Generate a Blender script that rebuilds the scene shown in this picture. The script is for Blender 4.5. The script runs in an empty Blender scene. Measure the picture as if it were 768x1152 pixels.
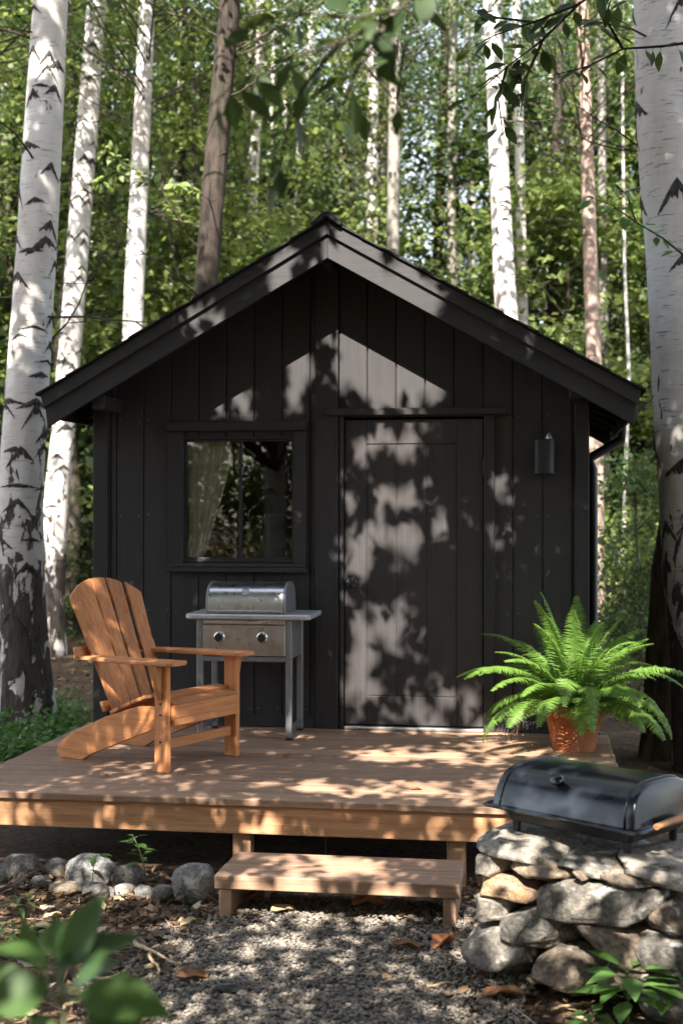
import bpy, bmesh, math, random
import numpy as np
from mathutils import Vector, Matrix, noise as mnoise, Euler

SEED = 11
random.seed(SEED)
rng = np.random.default_rng(SEED)
scene = bpy.context.scene
COL = scene.collection
PI = math.pi

# ------------------------------------------------------------------ camera frame
A = math.radians(8.5)
FPX = 1500.0
CAMD = 8.62
CZ = 1.8
Fv = Vector((-math.sin(A), math.cos(A), 0))
Rv = Vector((math.cos(A), math.sin(A), 0))
Uv = Vector((0, 0, 1))
C = Vector((0, 0, CZ)) - Fv * CAMD


def ray(px, py):
    return Fv + Rv * ((px - 384) / FPX) + Uv * ((576 - py) / FPX)


def at(px, py, Z):
    return C + ray(px, py) * Z


def on_y(px, py, y=0.0):
    d = ray(px, py)
    return C + d * ((y - C.y) / d.y)


def on_z(px, py, z=0.0):
    d = ray(px, py)
    return C + d * ((z - C.z) / d.z)


def on_plane(px, py, p0, n):
    d = ray(px, py)
    return C + d * ((p0 - C).dot(n) / d.dot(n))


def WX(px, y=0.0):
    return on_y(px, 576, y).x


def WZ(px, py, y=0.0):
    return on_y(px, py, y).z


# ------------------------------------------------------------------ object helpers
def tag(o, label=None, cat=None, group=None, kind=None):
    if label: o['label'] = label
    if cat: o['category'] = cat
    if group: o['group'] = group
    if kind: o['kind'] = kind
    return o


def empty(name, loc=(0, 0, 0), rz=0.0, label=None, cat=None, group=None):
    o = bpy.data.objects.new(name, None)
    COL.objects.link(o)
    o.location = loc
    o.rotation_euler = (0, 0, rz)
    o.empty_display_size = 0.1
    return tag(o, label, cat, group)


def link(name, me, mats, parent=None, loc=None):
    o = bpy.data.objects.new(name, me)
    if not isinstance(mats, (list, tuple)):
        mats = [mats]
    if not me.materials:
        for m in mats:
            me.materials.append(m)
    COL.objects.link(o)
    if parent is not None:
        o.parent = parent
    if loc is not None:
        o.location = loc
    return o


def bm_obj(name, bm, mats, parent=None, smooth=False, loc=None, angle=None):
    me = bpy.data.meshes.new(name)
    bm.normal_update()
    bm.to_mesh(me)
    bm.free()
    if smooth:
        me.polygons.foreach_set('use_smooth', [True] * len(me.polygons))
        if angle:
            try:
                me.set_sharp_from_angle(angle=math.radians(angle))
            except Exception:
                pass
    return link(name, me, mats, parent, loc)


def np_mesh(name, V, F, tint=None, mi=None, smooth=False, vatt=None):
    """V (n,3); F (m,k) all with k corners."""
    me = bpy.data.meshes.new(name)
    V = np.ascontiguousarray(V, dtype=np.float32)
    F = np.ascontiguousarray(F, dtype=np.int32)
    n, (m, k) = len(V), F.shape
    me.vertices.add(n)
    me.vertices.foreach_set('co', V.ravel())
    me.loops.add(m * k)
    me.loops.foreach_set('vertex_index', F.ravel())
    me.polygons.add(m)
    me.polygons.foreach_set('loop_start', np.arange(0, m * k, k, dtype=np.int32))
    if smooth:
        me.polygons.foreach_set('use_smooth', np.ones(m, dtype=bool))
    if mi is not None:
        me.polygons.foreach_set('material_index', np.asarray(mi, dtype=np.int32))
    if tint is not None:
        a = me.attributes.new('tint', 'FLOAT', 'FACE')
        a.data.foreach_set('value', np.asarray(tint, dtype=np.float32))
    if vatt is not None:
        for nm, arr in vatt.items():
            a = me.attributes.new(nm, 'FLOAT', 'POINT')
            a.data.foreach_set('value', np.asarray(arr, dtype=np.float32))
    me.update(calc_edges=True)
    me.validate()
    return me


def new_bm():
    bm = bmesh.new()
    bm.faces.layers.float.new('tint')
    return bm


def _tint(bm, faces, t=None):
    lay = bm.faces.layers.float['tint']
    t = random.random() if t is None else t
    for f in faces:
        f[lay] = t


def bx(bm, x0, x1, y0, y1, z0, z1, bev=0.004, mat=None, seg=1, tint=None, mi=0):
    if x1 < x0: x0, x1 = x1, x0
    if y1 < y0: y0, y1 = y1, y0
    if z1 < z0: z0, z1 = z1, z0
    M = Matrix.Translation(((x0 + x1) / 2, (y0 + y1) / 2, (z0 + z1) / 2)) @ Matrix.Diagonal((x1 - x0, y1 - y0, z1 - z0, 1))
    if mat is not None:
        M = mat @ M
    r = bmesh.ops.create_cube(bm, size=1, matrix=M)
    vs = r['verts']
    if bev > 0:
        es = list({e for v in vs for e in v.link_edges})
        bev = min(bev, 0.45 * min(x1 - x0, y1 - y0, z1 - z0))
        r2 = bmesh.ops.bevel(bm, geom=es, offset=bev, segments=seg, affect='EDGES', profile=0.5)
        fs = {f for v in r2['verts'] for f in v.link_faces} | set(r2['faces'])
    else:
        fs = {f for v in vs for f in v.link_faces}
    _tint(bm, fs, tint)
    for f in fs:
        f.material_index = mi
    return fs


def plank(bm, p0, p1, side, w, t, bev=0.004, tint=None, mi=0):
    """box from p0 to p1, width w along `side`, thickness t along the third axis"""
    p0, p1, side = Vector(p0), Vector(p1), Vector(side).normalized()
    ax = (p1 - p0)
    L = ax.length
    ax.normalize()
    side = (side - ax * side.dot(ax)).normalized()
    n = ax.cross(side)
    M = Matrix(((ax.x, side.x, n.x, (p0.x + p1.x) / 2), (ax.y, side.y, n.y, (p0.y + p1.y) / 2), (ax.z, side.z, n.z, (p0.z + p1.z) / 2), (0, 0, 0, 1)))
    return bx(bm, -L / 2, L / 2, -w / 2, w / 2, -t / 2, t / 2, bev, M, tint=tint, mi=mi)


def prism(bm, pts, axis, a0, a1, bev=0.003, mat=None, tint=None):
    """polygon pts (2-D) extruded along axis 'x','y' or 'z' from a0 to a1"""
    def mk(p, a):
        v = {'x': (a, p[0], p[1]), 'y': (p[0], a, p[1]), 'z': (p[0], p[1], a)}[axis]
        v = Vector(v)
        return mat @ v if mat is not None else v
    lo = [bm.verts.new(mk(p, a0)) for p in pts]
    hi = [bm.verts.new(mk(p, a1)) for p in pts]
    n = len(pts)
    fs = [bm.faces.new(lo[::-1]), bm.faces.new(hi)]
    for i in range(n):
        fs.append(bm.faces.new((lo[i], lo[(i + 1) % n], hi[(i + 1) % n], hi[i])))
    bmesh.ops.recalc_face_normals(bm, faces=fs)
    if bev > 0:
        es = [e for e in {e for f in fs for e in f.edges} if len(e.link_faces) == 2 and e.calc_face_angle(0) > 0.6]
        r = bmesh.ops.bevel(bm, geom=es, offset=bev, segments=1, affect='EDGES', profile=0.5)
        fs = {f for v in set(lo + hi) if v.is_valid for f in v.link_faces} | {f for v in r['verts'] for f in v.link_faces} | set(r['faces'])
    _tint(bm, [f for f in fs if f.is_valid], tint)
    return fs


def tube(bm, pts, rad, seg=10, cap=True, tint=None, mi=0):
    pts = [Vector(p) for p in pts]
    n = len(pts)
    if not isinstance(rad, (list, tuple)):
        rad = [rad] * n
    rings, prev = [], None
    for i, p in enumerate(pts):
        t = (pts[min(i + 1, n - 1)] - pts[max(i - 1, 0)]).normalized()
        if prev is None:
            a = Vector((0, 0, 1)) if abs(t.z) < .9 else Vector((1, 0, 0))
            u = t.cross(a).normalized()
        else:
            u = (prev - t * prev.dot(t)).normalized()
        prev = u
        w = t.cross(u)
        rings.append([bm.verts.new(p + (u * math.cos(2 * PI * k / seg) + w * math.sin(2 * PI * k / seg)) * rad[i]) for k in range(seg)])
    fs = []
    for i in range(n - 1):
        for k in range(seg):
            fs.append(bm.faces.new((rings[i][k], rings[i][(k + 1) % seg], rings[i + 1][(k + 1) % seg], rings[i + 1][k])))
    if cap:
        fs.append(bm.faces.new(rings[0][::-1]))
        fs.append(bm.faces.new(rings[-1]))
    _tint(bm, fs, tint)
    for f in fs:
        f.material_index = mi
    return fs


def lathe(bm, prof, seg=40, M=None, tint=None, mi=0):
    """prof: list of (r,z)"""
    rings = []
    for r, z in prof:
        ring = []
        for k in range(seg):
            v = Vector((r * math.cos(2 * PI * k / seg), r * math.sin(2 * PI * k / seg), z))
            ring.append(bm.verts.new(M @ v if M is not None else v))
        rings.append(ring)
    fs = []
    for i in range(len(rings) - 1):
        for k in range(seg):
            fs.append(bm.faces.new((rings[i][k], rings[i][(k + 1) % seg], rings[i + 1][(k + 1) % seg], rings[i + 1][k])))
    fs.append(bm.faces.new(rings[0][::-1]))
    fs.append(bm.faces.new(rings[-1]))
    _tint(bm, fs, tint)
    for f in fs:
        f.material_index = mi
    return fs


def copy_tree(o, parent=None):
    c = o.copy()
    COL.objects.link(c)
    if parent is not None:
        c.parent = parent
    for ch in list(o.children):
        copy_tree(ch, c)
    return c


# ------------------------------------------------------------------ numpy value noise
def _hash(ix, iy, seed):
    h = (ix.astype(np.int64) * 374761393 + iy.astype(np.int64) * 668265263 + seed * 974634777) & 0x7fffffff
    h = ((h ^ (h >> 13)) * 1274126177) & 0x7fffffff
    h = h ^ (h >> 16)
    return (h & 0xffff) / 65535.0


def vnoise(x, y, seed=0):
    ix, iy = np.floor(x), np.floor(y)
    fx, fy = x - ix, y - iy
    fx, fy = fx * fx * (3 - 2 * fx), fy * fy * (3 - 2 * fy)
    a, b = _hash(ix, iy, seed), _hash(ix + 1, iy, seed)
    c, d = _hash(ix, iy + 1, seed), _hash(ix + 1, iy + 1, seed)
    return (a * (1 - fx) + b * fx) * (1 - fy) + (c * (1 - fx) + d * fx) * fy


# ------------------------------------------------------------------ materials
class Nodes:
    def __init__(s, name):
        s.m = bpy.data.materials.new(name)
        s.m.use_nodes = True
        s.t = s.m.node_tree
        s.bsdf = s.t.nodes['Principled BSDF']
        s.out = s.t.nodes['Material Output']
        s._co = None

    def n(s, typ, **kw):
        nd = s.t.nodes.new(typ)
        for k, v in kw.items():
            setattr(nd, k, v)
        return nd

    def l(s, a, b):
        s.t.links.new(a, b)

    def co(s, kind='Object', scale=(1, 1, 1), loc=(0, 0, 0)):
        if s._co is None:
            s._co = s.n('ShaderNodeTexCoord')
        mp = s.n('ShaderNodeMapping')
        mp.inputs['Scale'].default_value = scale
        mp.inputs['Location'].default_value = loc
        s.l(s._co.outputs[kind], mp.inputs['Vector'])
        return mp.outputs['Vector']

    def noise(s, vec, scale, detail=4, rough=.55, dist=0.0):
        nd = s.n('ShaderNodeTexNoise')
        nd.inputs['Scale'].default_value = scale
        nd.inputs['Detail'].default_value = detail
        nd.inputs['Roughness'].default_value = rough
        nd.inputs['Distortion'].default_value = dist
        s.l(vec, nd.inputs['Vector'])
        return nd.outputs['Fac']

    def voro(s, vec, scale, feature='F1', out='Distance'):
        nd = s.n('ShaderNodeTexVoronoi', feature=feature)
        nd.inputs['Scale'].default_value = scale
        s.l(vec, nd.inputs['Vector'])
        return nd.outputs[out]

    def ramp(s, fac, stops, interp='LINEAR'):
        nd = s.n('ShaderNodeValToRGB')
        cr = nd.color_ramp
        cr.interpolation = interp
        while len(cr.elements) < len(stops):
            cr.elements.new(0.5)
        for e, (p, c) in zip(cr.elements, stops):
            e.position = p
            e.color = (c, c, c, 1) if isinstance(c, (int, float)) else (*c, 1)
        s.l(fac, nd.inputs['Fac'])
        return nd.outputs['Color']

    def mix(s, fac, a, b, blend='MIX'):
        nd = s.n('ShaderNodeMix', data_type='RGBA', blend_type=blend)
        for i, v in ((0, fac), (6, a), (7, b)):
            if isinstance(v, (int, float)):
                nd.inputs[i].default_value = v if i == 0 else (v, v, v, 1)
            elif isinstance(v, tuple):
                nd.inputs[i].default_value = (*v, 1)
            else:
                s.l(v, nd.inputs[i])
        return nd.outputs[2]

    def math(s, op, a, b=0.0, clamp=False):
        nd = s.n('ShaderNodeMath', operation=op)
        nd.use_clamp = clamp
        for i, v in ((0, a), (1, b)):
            if isinstance(v, (int, float)):
                nd.inputs[i].default_value = v
            else:
                s.l(v, nd.inputs[i])
        return nd.outputs[0]

    def attr(s, name):
        nd = s.n('ShaderNodeAttribute')
        nd.attribute_name = name
        return nd.outputs['Fac']

    def bump(s, h, strength=.3, dist=.01):
        nd = s.n('ShaderNodeBump')
        nd.inputs['Strength'].default_value = strength
        nd.inputs['Distance'].default_value = dist
        s.l(h, nd.inputs['Height'])
        s.l(nd.outputs['Normal'], s.bsdf.inputs['Normal'])

    def set(s, **kw):
        for k, v in kw.items():
            k = {'color': 'Base Color', 'rough': 'Roughness', 'metal': 'Metallic', 'spec': 'Specular IOR Level', 'coat': 'Coat Weight', 'coat_rough': 'Coat Roughness'}[k]
            i = s.bsdf.inputs[k]
            if isinstance(v, tuple):
                i.default_value = (*v, 1)
            elif isinstance(v, (int, float)):
                i.default_value = v
            else:
                s.l(v, i)
        return s.m


def wood(name, dark, light, axis='x', rough=.6, gscale=1.0, spec=.3, bump=.25, wear=0.0):
    N = Nodes(name)
    sc = {'x': (1.2, 22, 22), 'y': (22, 1.2, 22), 'z': (22, 22, 1.2)}[axis]
    sc = tuple(v * gscale for v in sc)
    t = N.attr('tint')
    # move the pattern from plank to plank
    co = N.co('Object', sc)
    add = N.n('ShaderNodeVectorMath', operation='ADD')
    N.l(co, add.inputs[0])
    cmb = N.n('ShaderNodeCombineXYZ')
    tt = N.math('MULTIPLY', t, 37.0)
    for i in range(3):
        N.l(tt, cmb.inputs[i])
    N.l(cmb.outputs[0], add.inputs[1])
    v = add.outputs[0]
    g = N.noise(v, 2.0, 6, .62, .6)
    g2 = N.noise(v, 9.0, 3, .6)
    c = N.mix(N.ramp(g, [(.32, 0.0), (.70, 1.0)]), dark, light)
    c = N.mix(N.math('MULTIPLY', N.ramp(g2, [(.55, 0.0), (.68, 1.0)]), .35), c, tuple(x * .45 for x in dark))
    hv = N.ramp(t, [(0, .78), (1, 1.15)])
    c = N.mix(1.0, c, hv, 'MULTIPLY')
    if wear:
        w = N.noise(N.co('Object', (1, 1, 1)), 5, 5, .6)
        c = N.mix(N.math('MULTIPLY', N.ramp(w, [(.5, 0.0), (.7, 1.0)]), wear), c, (.30, .26, .22))
    h = N.math('ADD', g, N.math('MULTIPLY', g2, .5))
    N.bump(h, bump, .004)
    return N.set(color=c, rough=N.math('ADD', N.math('MULTIPLY', g2, .25), rough - .12), spec=spec)


def black_paint(name, base=(.052, .050, .051), axis='z', rough=.48):
    N = Nodes(name)
    sc = {'x': (1.0, 30, 30), 'z': (30, 30, 1.0), 'y': (30, 1, 30)}[axis]
    t = N.attr('tint')
    co = N.co('Object', sc)
    g = N.noise(co, 2.0, 7, .68, .4)
    big = N.noise(N.co('Object', (1, 1, .5)), 2.2, 5, .6)
    c = N.mix(N.ramp(g, [(.35, 0.0), (.75, 1.0)]), tuple(x * .82 for x in base), tuple(x * 1.22 for x in base))
    c = N.mix(N.math('MULTIPLY', N.ramp(big, [(.52, 0.0), (.72, 1.0)]), .4), c, (base[0] * 1.9, base[1] * 1.8, base[2] * 1.7))
    c = N.mix(1.0, c, N.ramp(t, [(0, .9), (1, 1.08)]), 'MULTIPLY')
    N.bump(N.math('ADD', g, N.math('MULTIPLY', big, .3)), .35, .003)
    return N.set(color=c, rough=N.math('ADD', N.math('MULTIPLY', g, .25), rough - .1), spec=.28)


def plain(name, color, rough=.5, metal=0.0, var=.15, scale=12, spec=.5, bump=0.0, coat=0.0):
    N = Nodes(name)
    g = N.noise(N.co('Object'), scale, 5, .6)
    c = N.mix(N.ramp(g, [(.3, 0.0), (.7, 1.0)]), tuple(x * (1 - var) for x in color), tuple(min(1, x * (1 + var)) for x in color))
    if bump:
        N.bump(g, bump, .004)
    r = N.math('ADD', N.math('MULTIPLY', g, .2), max(0.02, rough - .1))
    return N.set(color=c, rough=r, metal=metal, spec=spec, coat=coat)


def stone_mat(name, dark, light, accent, lichen=.3, scale=1.0):
    N = Nodes(name)
    co = N.co('Object')
    oi = N.n('ShaderNodeObjectInfo')
    add = N.n('ShaderNodeVectorMath', operation='ADD')
    sc = N.n('ShaderNodeVectorMath', operation='SCALE')
    sc.inputs['Scale'].default_value = 20
    cm = N.n('ShaderNodeCombineXYZ')
    for i in range(3):
        N.l(oi.outputs['Random'], cm.inputs[i])
    N.l(cm.outputs[0], sc.inputs[0])
    N.l(co, add.inputs[0])
    N.l(sc.outputs[0], add.inputs[1])
    v = add.outputs[0]
    a = N.noise(v, 6 * scale, 8, .65, .3)
    b = N.noise(v, 38 * scale, 6, .7)
    c = N.mix(N.ramp(a, [(.32, 0.0), (.66, 1.0)]), dark, light)
    c = N.mix(N.math('MULTIPLY', N.ramp(N.noise(v, 3.1 * scale, 4, .6, 1.0), [(.50, 0.0), (.62, 1.0)]), .75), c, accent)
    c = N.mix(N.ramp(b, [(.38, .9), (.66, 0.0)]), c, tuple(x * .5 for x in dark))
    lm = N.ramp(N.noise(v, 11 * scale, 5, .55, .5), [(.60, 0.0), (.66, 1.0)])
    c = N.mix(N.math('MULTIPLY', lm, lichen), c, (.46, .44, .40))
    N.bump(N.math('ADD', N.math('MULTIPLY', a, 1.2), N.math('MULTIPLY', b, .7)), 1.0, .018)
    return N.set(color=c, rough=.85, spec=.2)


def leaf_mat(name, c0, c1, trans=(.14, .22, .03), tfac=.38, rough=.5, spec=.35, vary=True):
    N = Nodes(name)
    t = N.attr('tint')
    c = N.mix(t, c0, c1)
    if vary:
        oi = N.n('ShaderNodeObjectInfo')
        hs = N.n('ShaderNodeHueSaturation')
        N.l(N.math('ADD', N.math('MULTIPLY', oi.outputs['Random'], .03), .485), hs.inputs['Hue'])
        N.l(N.math('ADD', N.math('MULTIPLY', oi.outputs['Random'], .5), .75), hs.inputs['Value'])
        N.l(c, hs.inputs['Color'])
        c = hs.outputs['Color']
    N.set(color=c, rough=rough, spec=spec)
    tr = N.n('ShaderNodeBsdfTranslucent')
    N.l(N.mix(t, tuple(x * .7 for x in trans), trans), tr.inputs['Color'])
    mx = N.n('ShaderNodeMixShader')
    mx.inputs[0].default_value = tfac
    N.l(N.bsdf.outputs[0], mx.inputs[1])
    N.l(tr.outputs[0], mx.inputs[2])
    N.l(mx.outputs[0], N.out.inputs['Surface'])
    return N.m


def birch_mat(name, white=(.53, .512, .485), pink=(.41, .35, .305), dark=(.028, .024, .021), thr=0.0):
    N = Nodes(name)
    base = N.attr('base')
    v = N.co('Object', (1, 1, 1))
    big = N.noise(N.co('Object', (1, 1, .45)), 3.2, 5, .6)
    c = N.mix(N.ramp(big, [(.42, 0.0), (.72, 1.0)]), white, pink)
    len_ = N.noise(N.co('Object', (7, 7, 95)), 1.0, 3, .6)
    msk = N.noise(N.co('Object', (3, 3, 9)), 1.6, 3, .6)
    lm = N.math('MULTIPLY', N.ramp(len_, [(.595, 0.0), (.66, 1.0)]), N.ramp(msk, [(.40, 0.0), (.56, .9)]))
    c = N.mix(lm, c, (.10, .085, .075))
    grey = N.noise(N.co('Object', (2.5, 2.5, 14)), 2.0, 5, .65)
    c = N.mix(N.math('MULTIPLY', N.ramp(grey, [(.5, 0.0), (.7, 1.0)]), .35), c, (.33, .31, .29))
    # dark fissured base with white islands
    pn = N.noise(N.co('Object', (1.0, 1.0, .42)), 9.0, 6, .6, .5)
    d = N.math('SUBTRACT', N.math('ADD', N.math('MULTIPLY', N.math('MINIMUM', base, .74), 1.2), -.14), N.math('MULTIPLY', N.math('SUBTRACT', pn, .5), 3.6))
    dm = N.ramp(d, [(.44, 0.0), (.52, 1.0)])
    fis = N.noise(N.co('Object', (12, 12, 2.6)), 2.2, 7, .7)
    dc = N.mix(N.ramp(fis, [(.35, 0.0), (.7, 1.0)]), dark, (.105, .085, .068))
    c = N.mix(dm, c, dc)
    h = N.math('SUBTRACT', N.math('MULTIPLY', big, .15), N.math('MULTIPLY', lm, .3))
    h2 = N.math('MULTIPLY', dm, N.math('ADD', N.math('MULTIPLY', fis, 2.2), .3))
    N.bump(N.math('ADD', h, h2), .7, .014)
    return N.set(color=c, rough=.75, spec=.25)


def bark_mat(name, dark, light, sc=(9, 9, 1.8), bump=.9):
    N = Nodes(name)
    f = N.noise(N.co('Object', sc), 2.4, 7, .68, .3)
    b = N.noise(N.co('Object'), 3.0, 4, .6)
    c = N.mix(N.ramp(f, [(.36, 0.0), (.68, 1.0)]), dark, light)
    c = N.mix(N.math('MULTIPLY', N.ramp(b, [(.5, 0.0), (.7, 1.0)]), .4), c, tuple((x + y) * .4 for x, y in zip(dark, (.12, .14, .07))))
    N.bump(f, bump, .02)
    return N.set(color=c, rough=.85, spec=.2)


M = {}
M['wall'] = black_paint('black_board_paint', (.031, .029, .0295), 'z', .56)
M['trim'] = black_paint('black_trim_paint', (.028, .0265, .027), 'z', .54)
M['trimx'] = black_paint('black_trim_paint_long', (.030, .0285, .029), 'x', .54)
M['door'] = black_paint('black_door_paint', (.036, .0325, .0325), 'z', .54)
M['deck'] = wood('deck_board_wood', (.205, .122, .078), (.345, .226, .150), 'x', .62, 1.0, .25, .3, .15)
M['fascia'] = wood('deck_beam_wood', (.29, .142, .068), (.46, .255, .135), 'x', .6, .8, .25, .25)
M['post'] = wood('deck_post_wood', (.26, .145, .08), (.38, .23, .13), 'z', .65, .8)
M['step'] = wood('step_wood', (.22, .130, .083), (.345, .222, .148), 'x', .62, .9, .25, .3, .1)
M['stepz'] = wood('step_leg_wood', (.23, .14, .09), (.36, .235, .155), 'z', .62, .9)
ORD, ORL = (.37, .142, .052), (.56, .245, .095)
M['cx'] = wood('chair_wood_along', ORD, ORL, 'x', .5, .9, .35, .2)
M['cy'] = wood('chair_wood_across', ORD, ORL, 'y', .5, .9, .35, .2)
M['cz'] = wood('chair_wood_upright', ORD, ORL, 'z', .5, .9, .35, .2)
M['steel'] = plain('brushed_steel', (.50, .50, .51), .30, 1.0, .12, 20)
M['steel_dark'] = plain('darker_steel', (.30, .30, .31), .36, 1.0, .2, 14)
M['legpaint'] = plain('grey_painted_metal', (.21, .215, .22), .42, .4, .15, 16)
M['shelf'] = plain('pale_grey_shelf', (.42, .43, .44), .38, .3, .1, 18)
M['castiron'] = plain('black_cast_metal', (.02, .02, .022), .5, .3, .3, 16)
M['lidblack'] = plain('black_gloss_metal', (.012, .012, .013), .25, .0, .2, 16, .6)
M['knobdark'] = plain('dark_bronze', (.05, .048, .046), .25, .9, .2, 16)
M['chrome'] = plain('chrome', (.7, .7, .72), .12, 1.0, .05, 10)
M['enamel'] = plain('black_enamel', (.011, .014, .019), .21, 0.0, .35, 7, .4, 0.0, .0)
M['blackmetal'] = plain('black_sheet_metal', (.016, .016, .018), .45, .2, .3, 18)
M['handlewood'] = wood('handle_wood', (.30, .13, .05), (.48, .25, .11), 'y', .5, 1.0)
M['terracotta'] = None
M['soil'] = plain('potting_soil', (.035, .025, .018), .95, 0, .4, 40, .1, .6)
M['lamp'] = plain('black_lamp_metal', (.010, .010, .011), .55, .0, .3, 14)
M['alu'] = plain('aluminium_strip', (.55, .54, .53), .4, .9, .1, 20)
M['gutter'] = plain('black_gutter', (.014, .014, .015), .4, .1, .2, 14)
M['roof'] = plain('black_roof_felt', (.022, .022, .023), .9, 0, .4, 40, .2, .5)
M['inwall'] = wood('interior_boards', (.10, .06, .035), (.17, .105, .06), 'z', .7, .7)
M['curtain'] = plain('sheer_curtain', (.86, .85, .82), .9, 0, .05, 10, .1)
M['picture'] = plain('picture_paper', (.16, .09, .045), .8, 0, .5, 7, .2)
M['frame_wood'] = wood('picture_frame_wood', (.30, .14, .05), (.45, .23, .09), 'z', .5)

N = Nodes('terracotta')
g = N.noise(N.co('Object'), 7, 6, .65)
b = N.noise(N.co('Object'), 60, 3, .6)
c = N.mix(N.ramp(g, [(.35, 0.0), (.68, 1.0)]), (.36, .115, .045), (.52, .20, .088))
c = N.mix(N.math('MULTIPLY', N.ramp(N.noise(N.co('Object', (1, 1, .6)), 4.5, 5, .6), [(.55, 0.0), (.7, 1.0)]), .4), c, (.52, .36, .25))
N.bump(b, .2, .003)
c = N.mix(1.0, c, (.72, .68, .70), 'MULTIPLY')
M['terracotta'] = N.set(color=c, rough=.8, spec=.2)

# window glass : clear pane with its own mirror reflection
N = Nodes('window_glass')
fr = N.n('ShaderNodeFresnel')
fr.inputs['IOR'].default_value = 1.52
tr = N.n('ShaderNodeBsdfTransparent')
tr.inputs['Color'].default_value = (.93, .95, .93, 1)
gl = N.n('ShaderNodeBsdfGlossy')
gl.inputs['Roughness'].default_value = .012
mx = N.n('ShaderNodeMixShader')
N.l(fr.outputs[0], mx.inputs[0])
N.l(tr.outputs[0], mx.inputs[1])
N.l(gl.outputs[0], mx.inputs[2])
N.l(mx.outputs[0], N.out.inputs['Surface'])
M['glass'] = N.m

STONES = [
    stone_mat('grey_stone', (.12, .11, .097), (.30, .28, .245), (.21, .185, .15), .65),
    stone_mat('tan_stone', (.25, .19, .13), (.45, .355, .255), (.34, .29, .24), .25),
    stone_mat('orange_stone', (.31, .19, .105), (.52, .34, .20), (.42, .33, .26), .2),
    stone_mat('brown_stone', (.14, .108, .08), (.29, .235, .18), (.20, .18, .155), .6),
    stone_mat('pale_stone', (.23, .205, .17), (.48, .435, .375), (.36, .315, .26), .35),
    stone_mat('river_stone', (.155, .142, .125), (.28, .26, .23), (.215, .195, .165), .12, 1.6),
    stone_mat('speckled_stone', (.22, .215, .205), (.43, .42, .40), (.33, .32, .30), .7, 1.8),
    stone_mat('dark_slate', (.035, .036, .037), (.075, .075, .075), (.05, .05, .05), .05, 1.5),
]
M['leafA'] = leaf_mat('broadleaf_green', (.026, .048, .018), (.072, .115, .038), (.17, .25, .06), .39)
M['leafB'] = leaf_mat('yellow_green_leaf', (.052, .082, .022), (.175, .215, .065), (.34, .42, .11), .44)
M['leafC'] = leaf_mat('deep_green_leaf', (.016, .032, .012), (.048, .076, .024), (.12, .18, .04), .33, .55, .2)
M['leafN'] = leaf_mat('young_green_leaf', (.050, .115, .028), (.10, .19, .045), (.16, .32, .06), .35, .42, .4, False)
M['leafS'] = leaf_mat('sapling_leaf', (.028, .062, .018), (.070, .130, .030), (.13, .24, .05), .33, .5, .3, False)
M['leafF'] = leaf_mat('fern_green', (.055, .118, .020), (.125, .225, .038), (.23, .37, .05), .35, .5, .3, False)
M['leafFy'] = leaf_mat('fern_yellowing', (.14, .15, .025), (.25, .24, .05), (.36, .36, .06), .35, .5, .3, False)
M['leafO'] = leaf_mat('canopy_leaf', (.040, .070, .016), (.085, .130, .026), (.12, .19, .03), .22)
M['fernbrown'] = plain('withered_fern', (.20, .115, .05), .8, 0, .3, 30)
M['stem'] = plain('green_stem', (.085, .11, .035), .6, 0, .2, 20)
M['twig'] = plain('grey_brown_twig', (.050, .040, .031), .8, 0, .3, 18, .2)
M['birch'] = birch_mat('birch_bark')
M['birchgrey'] = birch_mat('grey_birch_bark', (.47, .45, .42), (.36, .32, .28))
M['scar'] = bark_mat('birch_scar', (.018, .016, .015), (.10, .085, .072), (14, 14, 5), .6)
M['barkdark'] = bark_mat('dark_rough_bark', (.014, .011, .009), (.062, .047, .037))
M['barkpink'] = bark_mat('pinkish_bark', (.20, .14, .115), (.40, .30, .25), (5, 5, 3), .5)
M['barkmoss'] = bark_mat('mossy_dark_bark', (.045, .034, .025), (.16, .115, .08))
M['barkgrey'] = bark_mat('grey_bark', (.13, .12, .105), (.27, .25, .22), (6, 6, 3), .5)


# ------------------------------------------------------------------ leaves
def leaf_quads(P, size, up=.6, aspect=.62, tint=None, seed=0):
    """P (n,3): one folded diamond leaf at each point. Returns V, F, tint."""
    r = np.random.default_rng(seed)
    n = len(P)
    az = r.uniform(0, 2 * PI, n)
    el = r.normal(-.35, .45, n)
    L = size * r.uniform(.65, 1.25, n)
    d = np.stack([np.cos(az) * np.cos(el), np.sin(az) * np.cos(el), np.sin(el)], 1)
    nn = r.normal(0, 1, (n, 3)) * (1 - up)
    nn[:, 2] += up
    s = np.cross(d, nn)
    s /= np.linalg.norm(s, axis=1, keepdims=True) + 1e-6
    nrm = np.cross(s, d)
    W = (L * aspect * .5)[:, None]
    L = L[:, None]
    a = P
    b = P + d * L * .45 + s * W + nrm * W * .25
    c_ = P + d * L
    e = P + d * L * .45 - s * W + nrm * W * .25
    V = np.stack([a, b, c_, e], 1).reshape(-1, 3)
    F = np.arange(4 * n).reshape(-1, 4)
    t = np.clip(r.normal(.5, .25, n), 0, 1) if tint is None else tint
    return V, F, t


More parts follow.
